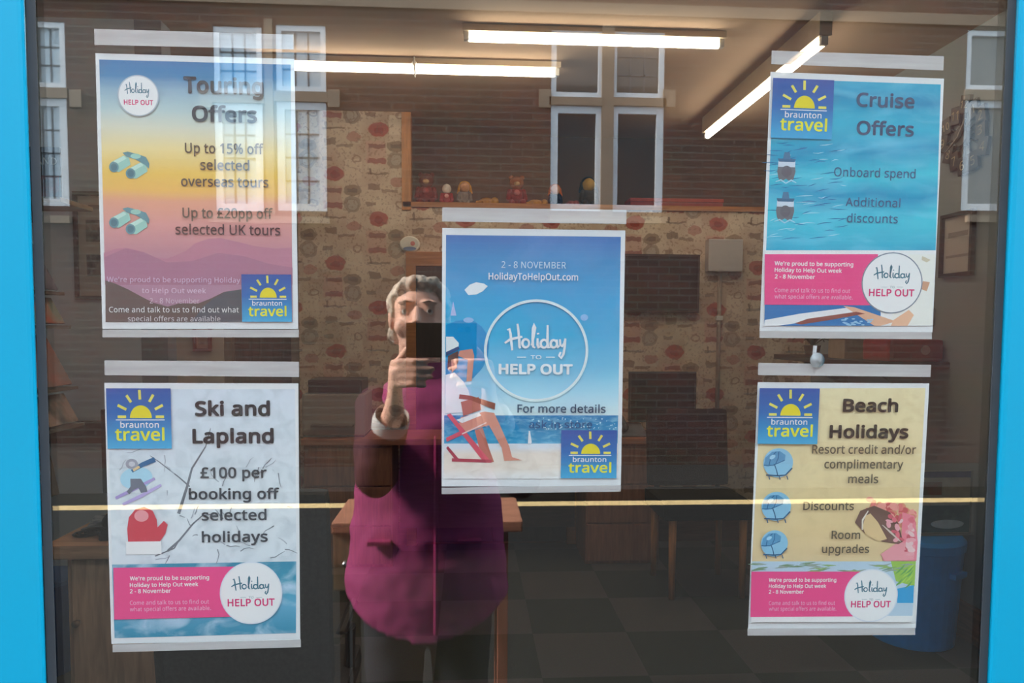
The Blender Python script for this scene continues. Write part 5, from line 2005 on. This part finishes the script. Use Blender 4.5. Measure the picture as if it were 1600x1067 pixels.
for s in (-1, 1):
    e = MB().ball((HX + s * .0315, HY + .0728, 1.3965), .0115, None, 16, 12).build('eye', mat('eye_white', (222, 214, 208), .3), pe, smooth=True)
    MB().ball((HX + s * .0315, HY + .0836, 1.3965), (.0050, .0014, .0046), None, 14, 10).build('iris', mat('iris_dark', (56, 46, 40), .3), e, smooth=True)
    MB().limb([(HX + s * .014, HY + .087, 1.4185), (HX + s * .03, HY + .0885, 1.4225), (HX + s * .048, HY + .077, 1.416)], [.0018, .0024, .0014], 8).build('eyebrow', mat('brow_grey', (150, 122, 106), .8), pe, smooth=True)
MB().ball((HX, HY + .0945, 1.3215), (.019, .0035, .0055)).build('lips', mat('lip_colour', (176, 96, 92), .5), pe, smooth=True)
h = MB()
h.ball((HX, HY - .034, 1.436), (.081, .096, .059), None, 30, 18)
h.ball((HX, HY - .050, 1.378), (.082, .072, .092), None, 30, 18)
for s in (-1, 1):
    h.ball((HX + s * .070, HY - .004, 1.415), (.017, .036, .040))
    h.ball((HX + s * .066, HY - .045, 1.345), (.020, .034, .040))
h.limb([(HX + .045, HY + .038, 1.474), (HX - .005, HY + .055, 1.474), (HX - .048, HY + .042, 1.458), (HX - .070, HY + .020, 1.425)], [.014, .015, .014, .011])
h.limb([(HX + .035, HY + .045, 1.472), (HX + .062, HY + .034, 1.45), (HX + .072, HY + .016, 1.415)], [.013, .013, .010])
hair = h.build('hair', mat('hair_grey_blonde', (190, 172, 156), .7, .45, 60), pe, smooth=True)
fuse(hair, .005, 3, .5, lambda co, n: n * (.008 * noise.noise(Vector((co.x * 70, co.y * 12, co.z * 26))) + .003 * noise.noise(co * 150)))
# coat: flared body with two sleeves, curved hem
c_ = MB()
rows = [(CX, CY + .005, .62, .225, .165), (CX, CY + .005, .70, .220, .162), (CX, CY, .82, .208, .152), (CX, CY, .94, .194, .142), (CX, CY, 1.03, .176, .138), (CX, CY, 1.11, .162, .130), (CX, CY, 1.165, .145, .108), (CX, CY - .005, 1.205, .11, .085), (CX, CY - .012, 1.235, .078, .076)]
c_.rings(rows, 48)
for v in c_.v:
    if v.z < .66:
        v.z -= .085 * max(0, 1 - ((v.x - CX) / .22) ** 2) - .01
coat = c_.build('coat', M_COAT, pe, smooth=True)
fuse(coat, .008, 8, .5, lambda co, n: n * (.007 * noise.noise(Vector((co.x * 9, co.y * 9, co.z * 16))) + .003 * noise.noise(co * 26)))
for A in (LA, RA):
    mid = A['el'] + (A['wr'] - A['el']) * .72
    sl = MB()
    sl.limb([A['sh'] + Vector((0, 0, -.005)), (A['sh'] + A['el']) / 2, A['el']], [.060, .058, .053], 18)
    sl.limb([A['el'], (A['el'] + mid) / 2, mid], [.053, .049, .044], 18)
    so = sl.build('sleeve', mat('plum_sleeve', (66, 26, 38), .85, .1, 26), pe, smooth=True)
    fuse(so, .007, 6, .5, lambda co, n: n * (.004 * noise.noise(Vector((co.x * 14, co.y * 14, co.z * 30)))))
MB().tube([(CX, CY - .012 + .070 * 0, 1.222), (CX, CY - .012, 1.262)], [(.082, .080), (.066, .066)], 28, cap=False, flat=(0, 1, 0)).build('collar', M_COAT, coat, smooth=True)
for (A, nm_) in ((LA, 0), (RA, 1)):
    d_ = (A['wr'] - A['el'])
    q0, q1 = A['el'] + d_ * .74, A['el'] + d_ * .92
    MB().tube([q0, (q0 + q1) / 2, q1], [.041, .043, .040], 20, cap=False).build('cuff', mat('pale_cuff', (206, 200, 196), .8), pe, smooth=True)
zp = MB()
zp.tube([(CX + .03, CY + .148, 1.08), (CX + .03, CY + .150, .95), (CX + .03, CY + .164, .80), (CX + .03, CY + .176, .58)], .006, 8)
zp.build('zip', mat('zip_plum', (140, 34, 84), .5), coat)
for s in (-1, 1):
    MB().span((CX + s * .115 - .03, CY + .127, .800), (CX + s * .115 + .03, CY + .155, .812), .003).build('pocket_flap', mat('pocket_plum', (146, 34, 88), .8), coat)
tr = MB()
tr.rings([(CX, CY, .66, .16, .115), (CX, CY, .76, .165, .12), (CX, CY, .86, .15, .11)])
for s in (-1, 1):
    tr.limb([(CX + s * .085, CY, .74), (CX + s * .09, CY + .015, .40), (CX + s * .092, CY - .008, -.01)], [.105, .078, .062], 18)
tro = tr.build('trousers', M_TROU, pe, smooth=True)
fuse(tro, .009, 6, .5, lambda co, n: n * (.005 * noise.noise(Vector((co.x * 12, co.y * 12, co.z * 18)))))
for s in (-1, 1):
    sh = MB()
    sh.ball((CX + s * .095, CY + .05, -.062), (.045, .125, .038))
    sh.ball((CX + s * .093, CY - .02, -.03), (.042, .06, .05))
    so = sh.build('shoe', mat('shoe_black', (30, 29, 30), .5), pe, smooth=True)
    fuse(so, .007, 3)

PX0, PX1, PZ0, PZ1 = -.134, .019, 1.2885, 1.3640
mp_ = thing('mobile_phone', "dark phone held sideways in both hands in front of the person's face", 'phone', ((PX0 + PX1) / 2, -.810, PZ0))
MB().span((PX0, -.8145, PZ0), (PX1, -.8065, PZ1), .003).build('phone_body', mat('phone_dark_case', (44, 40, 38), .35), mp_)
MB().span((PX0 + .004, -.8152, PZ0 + .004), (PX1 - .004, -.8146, PZ1 - .004)).build('display', mat('phone_display', (20, 22, 26), .15), mp_)
MB().tube([(0, -.8064, 1.35), (0, -.8052, 1.35)], .0062, 20).build('lens', mat('lens_black', (12, 12, 14), .1), mp_)
MB().tube([(-.016, -.8064, 1.35), (-.016, -.8052, 1.35)], .0062, 20).build('lens', mat('lens_black', (12, 12, 14)), mp_)
